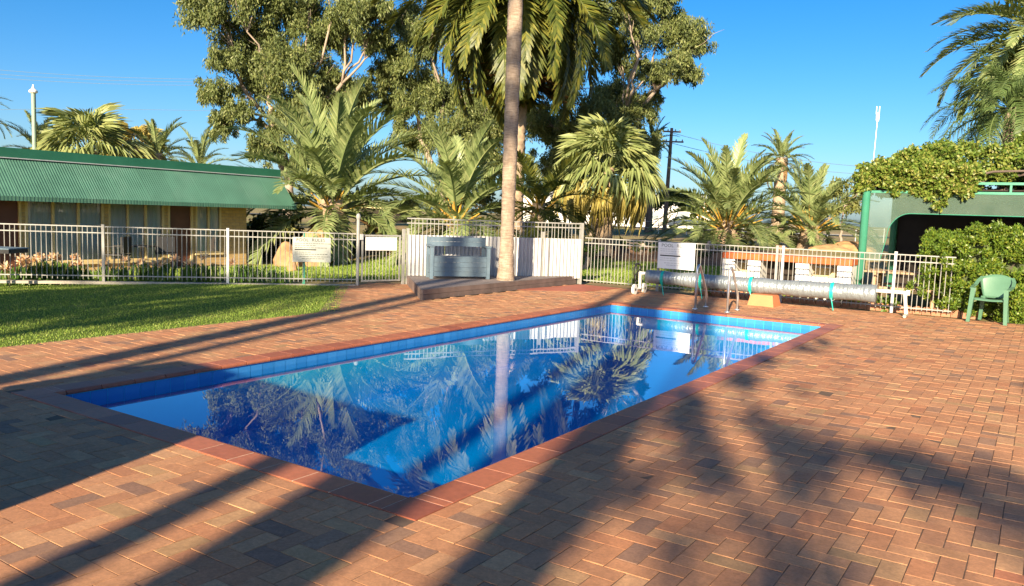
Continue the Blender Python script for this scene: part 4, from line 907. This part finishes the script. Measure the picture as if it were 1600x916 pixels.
# ------------------------------------------------------------------ pool cover reel
reel = thing('pool_cover_reel', 'long silver-grey pool cover rolled on a wheeled reel', 'reel', (-4.25, 12.25, 0), math.atan2(0.2, 5.05))
ax_z = 0.44; XL = 5.07
MB().tube([(0.0, 0, ax_z), (XL + 0.03, 0, ax_z)], 0.032, 12).build('axle', M['whitep'], reel)
r = random.Random(4); m = MB(); n = 60; pts = []; rad = []
for i in range(n + 1):
    x = 0.16 + (4.60 - 0.16) * i / n; pts.append((x, 0, ax_z - 0.06 - 0.015 * math.sin(math.pi * i / n))); rad.append(0.138 + 0.012 * math.sin(i * .55) * math.sin(i * .13) + r.gauss(0, 0.002) + 0.02 * i / n)
m.tube(pts, rad, 28); m.build('cover_roll', M['cover'], reel, True)
for q in (0.53, 1.35, 2.35, 3.85):
    z = ax_z - 0.06 - 0.012; m = MB(); rr = 0.141 + 0.02 * q / 4.6 + 0.010
    m.tube([(q - 0.03, 0, z), (q + 0.03, 0, z)], rr, 28, False); m.tube([(q - 0.03, 0, z), (q + 0.03, 0, z)], rr - 0.004, 28, False)
    m.tube([(q, -rr * .7, z - rr * .7), (q + .02, -rr * .75, z - rr - .02), (q + 0.05, -rr * .6, 0.02)], 0.011, 5); m.build('strap', M['teal'], reel)
MB().tube([(0, -0.24, 0.11), (0, 0.24, 0.11)], 0.022, 8).tube([(0, 0.03, 0.11), (0, 0, ax_z + .02)], 0.03, 8).build('stand', M['whitep'], reel)
for s_ in (-1, 1):
    w_ = MB().disc((0, s_ * 0.26, 0.105), (1, 0, 0), 0.105, 0.05, 20).build('wheel', M['whitep'], reel); MB().disc((0.0, s_ * 0.26, 0.105), (1, 0, 0), 0.03, 0.062, 10).build('hub', M['black'], w_)
m = MB(); n = 24; c0 = (-0.06, 0, ax_z + 0.01); m.tube([(c0[0], 0.19 * math.cos(2 * math.pi * i / n), c0[2] + 0.19 * math.sin(2 * math.pi * i / n)) for i in range(n + 1)], 0.016, 6)
for k in range(4):
    a = k * math.pi / 2 + .4; m.tube([c0, (c0[0], 0.19 * math.cos(a), c0[2] + 0.19 * math.sin(a))], 0.012, 5)
m.tube([(c0[0], 0.1, c0[2] + .16), (c0[0] - 0.13, 0.1, c0[2] + .16)], 0.014, 6); m.build('crank_wheel', M['black'], reel)
MB().tube([(XL, 0, ax_z - 0.02), (XL + 0.04, 0, 0.06)], 0.03, 8).tube([(XL + .02, 0, ax_z), (XL + .08, 0, ax_z)], 0.05, 10).build('stand', M['whitep'], reel)
MB().tube([(XL + 0.04, -0.22, 0.035), (XL + 0.04, 0.22, 0.035)], 0.03, 8).build('foot', M['concrete'], reel)
# ladder rails
def rail(label, x):
    t = thing('ladder_rail', label, 'handrail', (x, 0, 0), 0, 'pool ladder rails'); P = [(0, 10.42, -0.02), (0, 10.42, 0.68)]
    for i in range(1, 8):
        a = math.pi - i / 8 * R(155); P.append((0, 10.42 + 0.085 + 0.085 * math.cos(a), 0.68 + 0.11 * math.sin(a)))
    P += [(0, 10.93, 0.30), (0, 10.96, 0.22), (0, 10.96, -0.02)]
    MB().tube(P, 0.022, 10).build('tube', M['alu'], t, True)
    for y in (10.42, 10.96): MB().lathe([(0.05, 0.004), (0.045, 0.018), (0.024, 0.022)], (0, y, 0), 14).build('flange', M['alu'], t)
rail('bent metal ladder rail nearer the white sign', -2.31); rail('bent metal ladder rail nearer the orange block', -1.72)
blk = MB().add([(-1.86, 12.0, 0), (-1.36, 12.0, 0), (-1.36, 12.5, 0), (-1.86, 12.5, 0), (-1.82, 12.04, .215), (-1.40, 12.04, .215), (-1.40, 12.46, .215), (-1.82, 12.46, .215)], [(3, 2, 1, 0), (4, 5, 6, 7), (0, 1, 5, 4), (1, 2, 6, 5), (2, 3, 7, 6), (3, 0, 4, 7)])
tag(blk.build('starting_block', M['block']), 'low orange painted block tapering upward under the rolled cover', 'block')

# ------------------------------------------------------------------ terracotta edging row behind the right fence
eg = thing('garden_edging', 'row of terracotta edging pieces along the foot of the right fence', 'edging', (-3.4, 13.42, 0))
pr = [(-0.075, 0)] + [(0.075 * -math.cos(math.pi * i / 6), 0.1 + 0.05 * math.sin(math.pi * i / 6)) for i in range(7)] + [(0.075, 0)]
em = MB().extr([(a, 0, z) for a, z in pr], (0, 0.05, 0)).mesh('edging_piece', M['edging'])
for i in range(34): obj('edging_piece', em, eg, (i * 0.16, rnd.gauss(0, .012), -0.02), (rnd.gauss(0, .08), 0, rnd.gauss(0, .06)))
for k, (x, lb) in enumerate(((-3.0, 'small leafy plant under the left part of the rolled cover'), (-0.3, 'low leafy plant under the right part of the rolled cover'), (-4.9, 'tiny grey-green plant at the fence foot left of the reel'), (0.35, 'leafy plant at the fence foot beside the reel end'))):
    t = thing('border_plant', lb, 'plant', (x, 13.55, 0), 0, 'small plants behind the right fence'); V, F = leaf_cloud([(0, 0, .14), (.12, 0, .1)], [0.2, 0.16], [260, 160], 0.09, 0.04, 0.0, 1, 60 + k); obj('leaves', np_mesh('leaves', V, F, M['hedge']), t)

# ------------------------------------------------------------------ barbecue
bq = thing('barbecue', 'white masonry barbecue counter with an orange brick top behind the fence', 'barbecue', (-3.25, 14.5, gzf(-3, 14.5)))
BQL = 2.78; n = 19
for i in range(n): MB().box((BQL * (i + .5) / n, 0.3, 0.86), (BQL / n - 0.008, 0.72, 0.13)).build('top_brick', M['orange'], bq)
for x in (0.14, 0.72, 1.76, 2.62): MB().box((x, 0.3, 0.395), (0.28, 0.62, 0.79)).build('pier', M['white'], bq)
for xa, xb in ((0.25, 0.56), (1.86, 2.5)): 
    MB().box(((xa + xb) / 2, 0.1, 0.26), (xb - xa, 0.2, 0.5)).build('infill', M['white'], bq); MB().box(((xa + xb) / 2, 0.52, 0.395), (xb - xa, 0.1, 0.79)).build('back_wall', M['cream'], bq)
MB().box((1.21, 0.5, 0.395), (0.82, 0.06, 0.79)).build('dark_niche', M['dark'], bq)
for x in (0.4, 2.2): MB().box((x, 0.12, 0.73), (0.34, 0.3, 0.03)).build('hotplate', M['black'], bq)

# ------------------------------------------------------------------ pergola, shade cloth, vine, picnic table
pg = thing('pergola', 'green steel pergola with a cut-out shade cloth curtain', 'pergola', (-0.42, 15.1, gzf(0, 15)))
for (x, y) in ((0, 0), (5.6, 0), (0, 4.0), (5.6, 4.0)): MB().lathe([(0.085, 0), (0.085, 2.42), (0.09, 2.43), (0.07, 2.49), (0.0, 2.5)], (x, y, 0), 14).build('post', M['gpost'], pg, True)
for z in (2.36, 2.55): MB().box((2.9, 0.0, z), (5.7, 0.06, 0.05)).build('beam', M['gpost'], pg)
for x in (1.6, 2.6, 3.6, 4.6): MB().box((x, 0, 2.455), (0.04, 0.04, 0.14)).build('strut', M['gpost'], pg)
for y in (1.33, 2.66, 4.0): MB().box((2.8, y, 2.36), (5.7, 0.06, 0.08)).build('beam', M['gpost'], pg)
for i in range(8): MB().box((2.8, 0.3 + i * 0.52, 2.42), (5.75, 0.46, 0.025)).build('shading_slat', M['dark'], pg)  # solid slats added to keep the inside of the pergola dark
MB().box((2.8, 4.1, 1.2), (5.7, 0.06, 2.4)).build('shading_back', M['dark'], pg)  # near-black back and side added to close the interior off from light
MB().box((5.75, 2.0, 1.2), (0.06, 4.2, 2.4)).build('shading_side', M['dark'], pg)
# the curtain: solid at the post, cut away in a rounded arch
cp = [(0.08, 2.33), (0.08, 0.9), (0.36, 0.9)]
for i in range(9):
    a = i / 8 * math.pi / 2; cp.append((0.46 + 0.42 * (1 - math.cos(a)) , 1.42 + 0.50 * math.sin(a)))
cp += [(5.5, 1.92), (5.5, 2.33)]
top_n = 24; cl = MB()
V = [(x, -0.03, z) for x, z in cp]; cl.add(V, [tuple(range(len(V)))]); cl.build('shade_cloth', M['cloth'], pg)
MB().tube([(x, -0.035, z) for x, z in cp[2:-1]], 0.008, 5).build('hem', M['gpost'], pg)
vn = thing('climbing_vine', 'thick yellow-green flowering vine sprawling over the pergola roof', 'vine', (-0.42, 15.1, 2.4))
vc = []; vr_ = []; g = random.Random(9)
for i in range(120):
    x = g.uniform(-0.15, 6.0); y = g.uniform(-0.1, 3.6); hz = (0.40 + 0.75 * float(sm(-0.3, 1.2, x)) + 0.28 * math.sin(x * 1.7 + y) * .5) * (0.65 + 0.35 * float(sm(-.2, 1.3, y)))
    vc.append((x, y, hz * g.uniform(0.25, 1.0))); vr_.append(g.uniform(0.26, 0.42))
for i in range(46):
    x = g.uniform(-0.12, 2.0); vc.append((x, g.uniform(-0.16, 0.1), g.uniform(-0.02, 0.45))); vr_.append(g.uniform(0.16, 0.28))
for x, z in ((0.55, -0.05), (1.25, -0.12), (1.0, -0.05), (-0.12, -.02), (1.35, -.3), (4.5, 0)): vc.append((x, -0.08, z)); vr_.append(0.17)
V, F = leaf_cloud(vc, vr_, [7500 * q * q for q in vr_], 0.08, 0.05, 0.1, 0.8, 70, subs=7)
obj('foliage', np_mesh('foliage', V, F, M['vine']), vn)
m = MB()
for i in range(14): limb(m, (g.uniform(0, 5.5), g.uniform(0.1, 3), 0.06), (g.uniform(0, 5.5), g.uniform(0.1, 3), g.uniform(.3, .6)), 0.03, 0.01, g, 0.1)
m.build('stems', M['polew'], vn)
pn = thing('picnic_table', 'timber picnic table with benches behind the fence under the pergola post', 'table', (0.55, 14.6, gzf(.5, 14.6)))
for i in range(4): MB().box((0, -0.27 + i * .18, 0.72), (1.5, 0.17, 0.04)).build('top_plank', M['timber'], pn)
for y in (-.65, .65): MB().box((0, y, 0.43), (1.5, 0.24, 0.04)).build('bench_seat', M['timber'], pn)
for x in (-.55, .55):
    MB().box((x, 0, 0.41), (0.07, 1.4, 0.07)).build('cross_brace', M['timber'], pn); MB().box((x, 0, 0.665), (0.07, 0.7, 0.07)).build('cross_brace', M['timber'], pn)
    for s_ in (-1, 1): MB().tube([(x, s_ * .62, 0), (x, s_ * .25, 0.7)], 0.045, 6).build('leg', M['timber'], pn)

# ------------------------------------------------------------------ hedge and plastic chair
hd = thing('clipped_hedge', 'bright leafy green hedge bulging over the fence behind the plastic chair', 'hedge', (1.1, 13.5, 0))
g = random.Random(12); hc = []; hr = []
def hprof(x): return 1.42 + 0.28 * float(sm(0.0, 1.1, x)) + 0.05 * math.sin(x * 3.3)
for i in range(420):
    x = abs(g.gauss(0, 0)) + g.uniform(-0.15, 4.2); top = hprof(x); face = g.random()
    if face < 0.5: y = 0.02 + g.gauss(0, .07); z = g.uniform(0.05, top - .1)
    elif face < 0.85: y = g.uniform(0.0, 1.3); z = top - g.uniform(0.08, .22)
    else: y = g.uniform(0, 1.2); z = g.uniform(0.3, top - .15); x = g.uniform(-0.2, 0.25) + 0.12 * (1.4 - z)
    if x < 0.55 and z < 0.75 + 0.0 and face < .5 and g.random() < 0.45: continue
    hc.append((x, y, z)); hr.append(g.uniform(0.15, 0.25))
for x, z in ((-.1, .35), (0.05, .75), (.25, .3), (.2, 1.05), (.4, .6), (.55, .95), (.1, 1.2), (.5, .25), (-.3, .5), (.35, .85)): hc.append((x, -.22, z)); hr.append(.15)
V, F = leaf_cloud(hc, hr, [6500 * q * q for q in hr], 0.064, 0.027, -0.35, 1.0, 71, subs=6)
obj('foliage', np_mesh('foliage', V, F, M['hedge']), hd)
m = MB()
for i in range(60):
    x = g.uniform(0.1, 4.0); limb(m, (x, g.uniform(.3, .9), -0.05), (x + g.gauss(0, .25), g.uniform(.1, 1.1), g.uniform(.8, hprof(x) - .2)), 0.02, 0.006, g, 0.06, 4)
m.build('stems', M['polew'], hd)
core = MB(); core.box((2.3, 0.65, 0.68), (3.9, 0.8, 1.3)); core.build('dark_core', M['shrub'], hd)  # solid dark box added inside to block light through the leaves
ch = thing('plastic_chair', 'pale green moulded plastic armchair in front of the hedge', 'chair', (2.13, 12.96, 0), R(-8))
mc = M['chair']
def grid_surf(fn, nu, nv, th):
    m = MB(); V = []; 
    for i in range(nu + 1):
        for j in range(nv + 1): V.append(Vector(fn(i / nu, j / nv)))
    W = [v + Vector(th) for v in V]; k = nv + 1; F = []; N = len(V)
    for i in range(nu):
        for j in range(nv):
            a = i * k + j; F.append((a, a + 1, a + k + 1, a + k)); F.append((N + a, N + a + k, N + a + k + 1, N + a + 1))
    for i in range(nu): F += [(i * k, (i + 1) * k, N + (i + 1) * k, N + i * k), ((i + 1) * k + nv, i * k + nv, N + i * k + nv, N + (i + 1) * k + nv)]
    for j in range(nv): F += [(j + 1, j, N + j, N + j + 1), (nu * k + j, nu * k + j + 1, N + nu * k + j + 1, N + nu * k + j)]
    return m.add(V + W, F)
grid_surf(lambda u, v: ((u - .5) * (0.50 - .08 * v), -0.24 + v * 0.46, 0.42 - 0.03 * math.sin(math.pi * u) * (0.4 + .6 * v) - .02 * v - (0.03 if v < .08 else 0)), 10, 8, (0, 0, 0.012)).build('seat', mc, ch, True)
grid_surf(lambda u, v: ((u - .5) * (0.34 + 0.20 * v ** .8), 0.21 + 0.13 * v - 0.06 * (2 * u - 1) ** 2 * v, 0.41 + v * (0.42 - 0.07 * (2 * u - 1) ** 2)), 12, 8, (0, 0.012, 0)).build('backrest', mc, ch, True)
for s_ in (-1, 1):
    m = MB(); P = [(s_ * 0.275, -0.25, 0.60), (s_ * 0.29, -0.1, 0.625), (s_ * 0.29, 0.08, 0.645), (s_ * 0.275, 0.22, 0.72), (s_ * 0.23, 0.31, 0.785)]
    for i in range(4): 
        a, b2 = Vector(P[i]), Vector(P[i + 1]); w_ = Vector((0.03, 0, 0)); h_ = Vector((0, 0, 0.02)); m.add([a - w_, a + w_, b2 + w_, b2 - w_, a - w_ - h_, a + w_ - h_, b2 + w_ - h_, b2 - w_ - h_], [(0, 1, 2, 3), (7, 6, 5, 4), (0, 4, 5, 1), (1, 5, 6, 2), (2, 6, 7, 3), (3, 7, 4, 0)])
    m.build('arm', mc, ch)
    m = MB(); m.add([(s_ * .25 - .035, -.27, .60), (s_ * .25 + .035, -.27, .60), (s_ * .25 + .035, -.2, .60), (s_ * .25 - .035, -.2, .60), (s_ * .285 - .028, -.30, 0), (s_ * .285 + .028, -.30, 0), (s_ * .285 + .028, -.25, 0), (s_ * .285 - .028, -.25, 0)], [(0, 1, 2, 3), (7, 6, 5, 4), (4, 5, 1, 0), (5, 6, 2, 1), (6, 7, 3, 2), (7, 4, 0, 3)]); m.build('front_leg', mc, ch)
    m = MB(); m.add([(s_ * .17 - .035, .18, .44), (s_ * .17 + .035, .18, .44), (s_ * .17 + .035, .25, .44), (s_ * .17 - .035, .25, .44), (s_ * .215 - .025, .27, 0), (s_ * .215 + .025, .27, 0), (s_ * .215 + .025, .32, 0), (s_ * .215 - .025, .32, 0)], [(0, 1, 2, 3), (7, 6, 5, 4), (4, 5, 1, 0), (5, 6, 2, 1), (6, 7, 3, 2), (7, 4, 0, 3)]); m.build('back_leg', mc, ch)

# ------------------------------------------------------------------ boulders, far things
def boulder(label, px, py, depth, sx, sy, sz, seed, mat='rock'):
    c = at(px, py, depth); z = gzf(c.x, c.y); g = np.random.RandomState(seed); import bmesh
    bm = bmesh.new(); bmesh.ops.create_icosphere(bm, subdivisions=3, radius=1); ph = g.uniform(0, 6, 9)
    for v in bm.verts:
        q = v.co; s_ = 1 + .13 * math.sin(2.3 * q.x + ph[0]) * math.cos(2.9 * q.y + ph[1]) + .09 * math.sin(5 * q.z + ph[2]) * math.sin(4 * q.x + ph[3]) + .05 * math.sin(11 * q.y + ph[4]); v.co = Vector((q.x * sx, q.y * sy, max(-.3, q.z) * sz)) * s_
    me = bpy.data.meshes.new('boulder'); bm.to_mesh(me); bm.free(); me.materials.append(M[mat]); o = obj('boulder', me, None, (c.x, c.y, z), (0, 0, R(YAW))); return tag(o, label, 'boulder', 'sandstone boulders on the lawn and bank')
zz = at(485, 352, 23).z
boulder('tall rounded sandstone boulder behind the grey sign', 488, 400, 23, 0.48, 0.35, zz + 0.05, 1)
boulder('low sandstone boulder left of the tall one', 452, 405, 22.5, 0.4, 0.3, 0.62, 2)
boulder('small pink stone on the lawn left of the grey sign', 456, 402, 20.5, 0.13, 0.12, 0.4, 3)
boulder('broad sandstone slab on the bank right of the second palm', 1300, 372, 33, 0.9, 0.6, 0.3, 4)
boulder('long sandstone slab beside the pergola post', 1330, 366, 35, 1.1, 0.6, 0.42, 5)
boulder('sandstone on the bank between the two date palms', 1208, 380, 33, 0.6, 0.5, 0.25, 6)
boulder('sandstone on the bank seen through the gate', 592, 392, 29, 0.6, 0.5, 0.3, 7)
wb = at(955, 350, 102); wb2 = at(1118, 350, 102); dd = wb2 - wb; tw = thing('white_building', 'long low white building across the street', 'building', (wb.x, wb.y, gzf(wb.x, wb.y)), math.atan2(dd.y, dd.x))
WLn = Vector((dd.x, dd.y)).length
MB().box((WLn / 2, 3, 1.6), (WLn, 6, 3.2)).build('wall', M['white'], tw); MB().extr([(-.3, -.3, 3.2), (WLn + .3, -.3, 3.2), (WLn + .3, 3, 4.2), (-.3, 3, 4.2)], (0, 0, .1)).build('roof', M['zinc'], tw)
for x in (1.5, 5.2, 9.0): 
    f_ = MB().box((x, -0.03, 1.5), (1.5, 0.08, 1.1)).build('window', M['steelw'], tw); MB().box((x, -0.08, 1.5), (1.3, 0.03, 0.9)).build('pane', M['cglass'], f_)
wb = at(800, 350, 110); wb2 = at(925, 350, 110); dd = wb2 - wb; tw = thing('white_building', 'second white building glimpsed behind the shaded palm', 'building', (wb.x, wb.y, gzf(wb.x, wb.y)), math.atan2(dd.y, dd.x)); WLn = Vector((dd.x, dd.y)).length
MB().box((WLn / 2, 3, 1.7), (WLn, 6, 3.4)).build('wall', M['white'], tw); MB().extr([(-.3, -.3, 3.4), (WLn + .3, -.3, 3.4), (WLn + .3, 3, 4.6), (-.3, 3, 4.6)], (0, 0, .1)).build('roof', M['zinc'], tw)
wb = at(560, 350, 70); wb2 = at(650, 350, 70); dd = wb2 - wb; tw = thing('low_shed', 'low dark shed with pale roof behind the gate', 'building', (wb.x, wb.y, gzf(wb.x, wb.y)), math.atan2(dd.y, dd.x)); WLn = Vector((dd.x, dd.y)).length
MB().box((WLn / 2, 2, .55), (WLn, 4, 1.1)).build('wall', M['dark'], tw); MB().extr([(-.3, -.3, 1.1), (WLn + .3, -.3, 1.1), (WLn + .3, 3, 1.7), (-.3, 3, 1.7)], (0, 0, .08)).build('roof', M['cream'], tw)
# car
cp_ = at(1071, 357, 92); car = thing('parked_car', 'slate blue sedan parked across the street', 'car', (cp_.x, cp_.y, gzf(cp_.x, cp_.y) + 0.06), R(YAW) + R(4))
prof = [(-2.25, .35), (-2.28, .62), (-2.2, .86), (-1.5, .95), (-.85, 1.40), (.35, 1.42), (1.05, .98), (2.0, .84), (2.27, .6), (2.25, .35)]
mb = MB(); n = len(prof); wdt = lambda z: 0.86 if z < 1 else 0.66
V = [(x, -wdt(z), z) for x, z in prof] + [(x, wdt(z), z) for x, z in prof]; mb.add(V, [tuple(range(n)), tuple(range(2 * n - 1, n - 1, -1))] + [(i + n, (i + 1) % n + n, (i + 1) % n, i) for i in range(n)]); mb.build('body', M['carp'], car)
MB().add([(-1.3, -.85, .99), (-.22, -.85, .99), (-.22, -.69, 1.34), (-.82, -.69, 1.34)], [(0, 1, 2, 3)]).build('window', M['cglass'], car); MB().add([(-.12, -.85, .99), (.88, -.85, .99), (.3, -.69, 1.34), (-.12, -.69, 1.34)], [(0, 1, 2, 3)]).build('window', M['cglass'], car)
for x in (-1.4, 1.4):
    for y in (-.8, .8): wh = MB().disc((x, y, .31), (0, 1, 0), .31, .2, 16).build('wheel', M['rubber'], car); MB().disc((x, y * 1.02, .31), (0, 1, 0), .19, .2, 12).build('rim', M['alu'], wh)
MB().box((2.24, -.6, .66), (.06, .3, .12)).build('headlight', M['white'], car); MB().box((-2.25, -.6, .72), (.06, .3, .14)).build('tail_light', M['patch'], car)
# power pole, cables, antenna
pp = at(1038, 360, 66); pz = gzf(pp.x, pp.y); po = thing('power_pole', 'dark timber power pole with crossarms against the sky', 'pole', (pp.x, pp.y, pz), R(YAW)); ph_ = at(1043, 200, 66).z - pz
MB().tube([(0, 0, 0), (0.15, 0, ph_)], [0.19, 0.12], 10).build('shaft', M['polew'], po)
for z, l in ((ph_ - .3, 1.5), (ph_ - 1.1, 2.0)):
    c_ = MB().box((0.14, -0.1, z), (l, 0.12, 0.12)).build('crossarm', M['polew'], po)
    for k in (-.45, -.2, .2, .45): MB().lathe([(.04, 0), (.06, .05), (.03, .16)], (0.14 + k * l, -0.1, z + .06), 8).build('insulator', M['cglass'], c_)
def cable(label, a, b_, sag, rad=0.016):
    P = []; 
    for i in range(25):
        t = i / 24; q = a.lerp(b_, t); q.z -= sag * 4 * t * (1 - t); P.append(q)
    t_ = MB().tube(P, rad, 5).build('power_cable', M['wire']); tag(t_, label, 'cable', 'overhead cables')
cable('uppermost overhead cable at the upper left of the sky', at(-60, 104, 62), at(360, 124, 58), .25); cable('middle overhead cable at the upper left of the sky', at(-60, 111, 62), at(360, 128, 58), .25); cable('lowest overhead cable of the upper left trio', at(-60, 117, 62), at(360, 133, 58), .25)
cable('thin cable low in the sky above the palms behind the roof', at(-40, 172, 60), at(350, 174, 60), -.1, 0.014)
cable('upper overhead cable right of the power pole', at(1044, 206, 66), at(1500, 262, 70), 1.0, 0.02); cable('lower overhead cable right of the power pole', at(1043, 222, 66), at(1500, 272, 70), 1.0, 0.02)
ap = at(1357, 320, 55); an = thing('antenna_mast', 'thin mast with a white antenna standing behind the vine', 'antenna', (ap.x, ap.y, gzf(ap.x, ap.y)), 0); a1 = at(1361, 190, 55).z - an.location.z; a2 = at(1364, 166, 55).z - an.location.z
MB().tube([(0, 0, 0), (0.12, 0.08, a1)], [.04, .03], 8).build('mast', M['steelw'], an); MB().lathe([(.06, 0), (.11, .1), (.11, (a2 - a1) * .55), (.04, (a2 - a1) * .6)], (0.12, 0.08, a1), 10).tube([(.02, .08, a1 + .5), (.02, .08, a2)], .03, 6).tube([(.2, .08, a1 + .5), (.2, .08, a2)], .03, 6).build('antenna_head', M['white'], an)
# far wire fence posts in the dry grass
wf = thing('wire_fence', 'thin wire fence with slim posts across the dry grass', 'fence'); k = 0; last = None; wires = [[], []]
for px in range(940, 1420, 44):
    c = at(px, 372 + (px - 940) * .02, 58); z = gzf(c.x, c.y); MB().tube([(c.x, c.y, z - .1), (c.x, c.y, z + 1.0)], .035, 6).build('post', M['steelw'], wf)
    wires[0].append((c.x, c.y, z + .9)); wires[1].append((c.x, c.y, z + .45))
for q in wires: MB().tube(q, .012, 4).build('wire', M['steelw'], wf)
tp = at(1013, 360, 62); z = gzf(tp.x, tp.y); tk = thing('dead_palm_trunk', 'dark slim palm trunk left of the power pole', 'palm tree', (tp.x, tp.y, z)); hgt_ = at(1014, 222, 62).z - z
trunk_lathe(.26, .22, hgt_, 'scar').build('trunk', M['polew'], tk, True)
for i in range(22):
    tt = (i + .5) / 22; obj('frond', FR['d'][(0, 1, 4, 2, 3)[int(tt * 4.9)]], tk, (0, 0, hgt_), Euler((0, -R(80 - 120 * tt), i * 2.4), 'XYZ'), 2.1)

# ------------------------------------------------------------------ unseen palms, tree and added box that throw shade from behind the camera
def sunward(X, Y, H): k = H / math.tan(SUN_EL); return Vector((X + SX * k, Y + SY * k, H))
shed = thing('shadow_box', 'unseen shed-shaped box added behind the photographer to cast the straight-edged shadow', 'shed', (-1.66, -5.0, 0))  # unseen; shed form invented to cast the hard shadow over the pool corner
MB().box((0, 0, 1.05), (1.98, 1.5, 2.1)).build('wall', M['shed'], shed); MB().box((0, 0, 2.13), (2.06, 1.6, 0.06)).build('roof', M['greend'], shed); MB().box((0.2, 0.76, 0.98), (0.8, 0.04, 1.9)).build('door', M['green'], shed)
def shade_palm(label, c, y, H, r0, L, n, sd): 
    x = c - 0.287 * y; return palm(label, (x, y, H), L, n, 'd', (r0, r0 * .92), 'ring', el=(80, -45), base_z=-.03, sd=sd, bark='ring')
BEH = 'palms behind the photographer'
for lab, c, y, H, r0, L, n, sd in (('slim tall palm behind the photographer, nearest the added shadow box', -1.06, -14, 15, .135, 2.6, 30, 51), ('thick-trunked date palm behind the photographer', -0.27, -14.5, 15.2, .37, 3.2, 50, 52), ('medium palm behind the photographer', 0.79, -16, 16, .25, 2.8, 34, 53),
        ('palm behind the photographer in line with the far paving', -4.62, -16, 14, .2, 2.6, 30, 54), ('slim palm behind the photographer beside the lawn', -4.12, -20, 16, .12, 2.2, 26, 55),
        ('short palm behind the photographer shading the lawn', -9.0, -22, 9.8, .25, 2.0, 34, 57), ('low palm behind the photographer shading the near lawn', -7.9, -19, 8.4, .16, 1.8, 30, 60), ('broad palm behind the photographer shading the far lawn', -9.9, -25, 11.3, .2, 2.1, 34, 61), ('leafy palm behind the photographer shading the middle of the lawn', -6.7, -24, 11.6, .16, 2.0, 34, 58)):
    o = shade_palm(lab, c, y, H, r0, L, n, sd); o['group'] = BEH
SH = [((1.55, .3), .15), ((1.62, .9), .18), ((1.9, .15), .13), ((2.12, .5), .16), ((1.45, 2.4), .36), ((2.0, 2.7), .34), ((2.75, 2.3), .34), ((3.35, 2.2), .4), ((2.4, 2.5), .3), ((1.7, 1.9), .26), ((1.05, 1.9), .34), ((.75, 1.2), .3), ((.6, 2.6), .32), ((.35, 4.7), .3), ((.3, 3.4), .32), ((.22, 6.0), .22), ((.3, 7.3), .2), ((.45, 8.1), .16), ((2.95, 6.3), .26), ((3.4, 5.6), .4), ((.2, 2.0), .28), ((.75, .5), .26), ((.9, 3.3), .18), ((1.0, 4.6), .1)]
def shade_tree(label, spots, H, seed, per):
    r = random.Random(seed); C_ = [sunward(p[0], p[1], H + r.uniform(-.8, .8)) for p, _ in spots]; bx = sum(c.x for c in C_) / len(C_); by = sum(c.y for c in C_) / len(C_)
    t = thing('shade_tree', label, 'tree', (bx, by, -.03)); o0 = Vector((bx, by, -.03)); C_ = [c - o0 for c in C_]; m = MB(); limb(m, (0, 0, 0), (0.1, 0, H * .6), .1, .07, r, .02)
    for c in C_: limb(m, (0.1, 0, H * .6), c, .035, .008, r, .06)
    m.build('trunk', M['gumbark'], t, True); Rr = [q for _, q in spots]; V, F = leaf_cloud(C_, Rr, [per * q * q for q in Rr], .12, .05, .4, 1.0, seed, subs=9, subr=.5); obj('crown', np_mesh('crown', V, F, M['gumleaf']), t)
shade_tree('open-crowned tree behind the photographer dappling the right paving', SH, 8.0, 81, 3000)
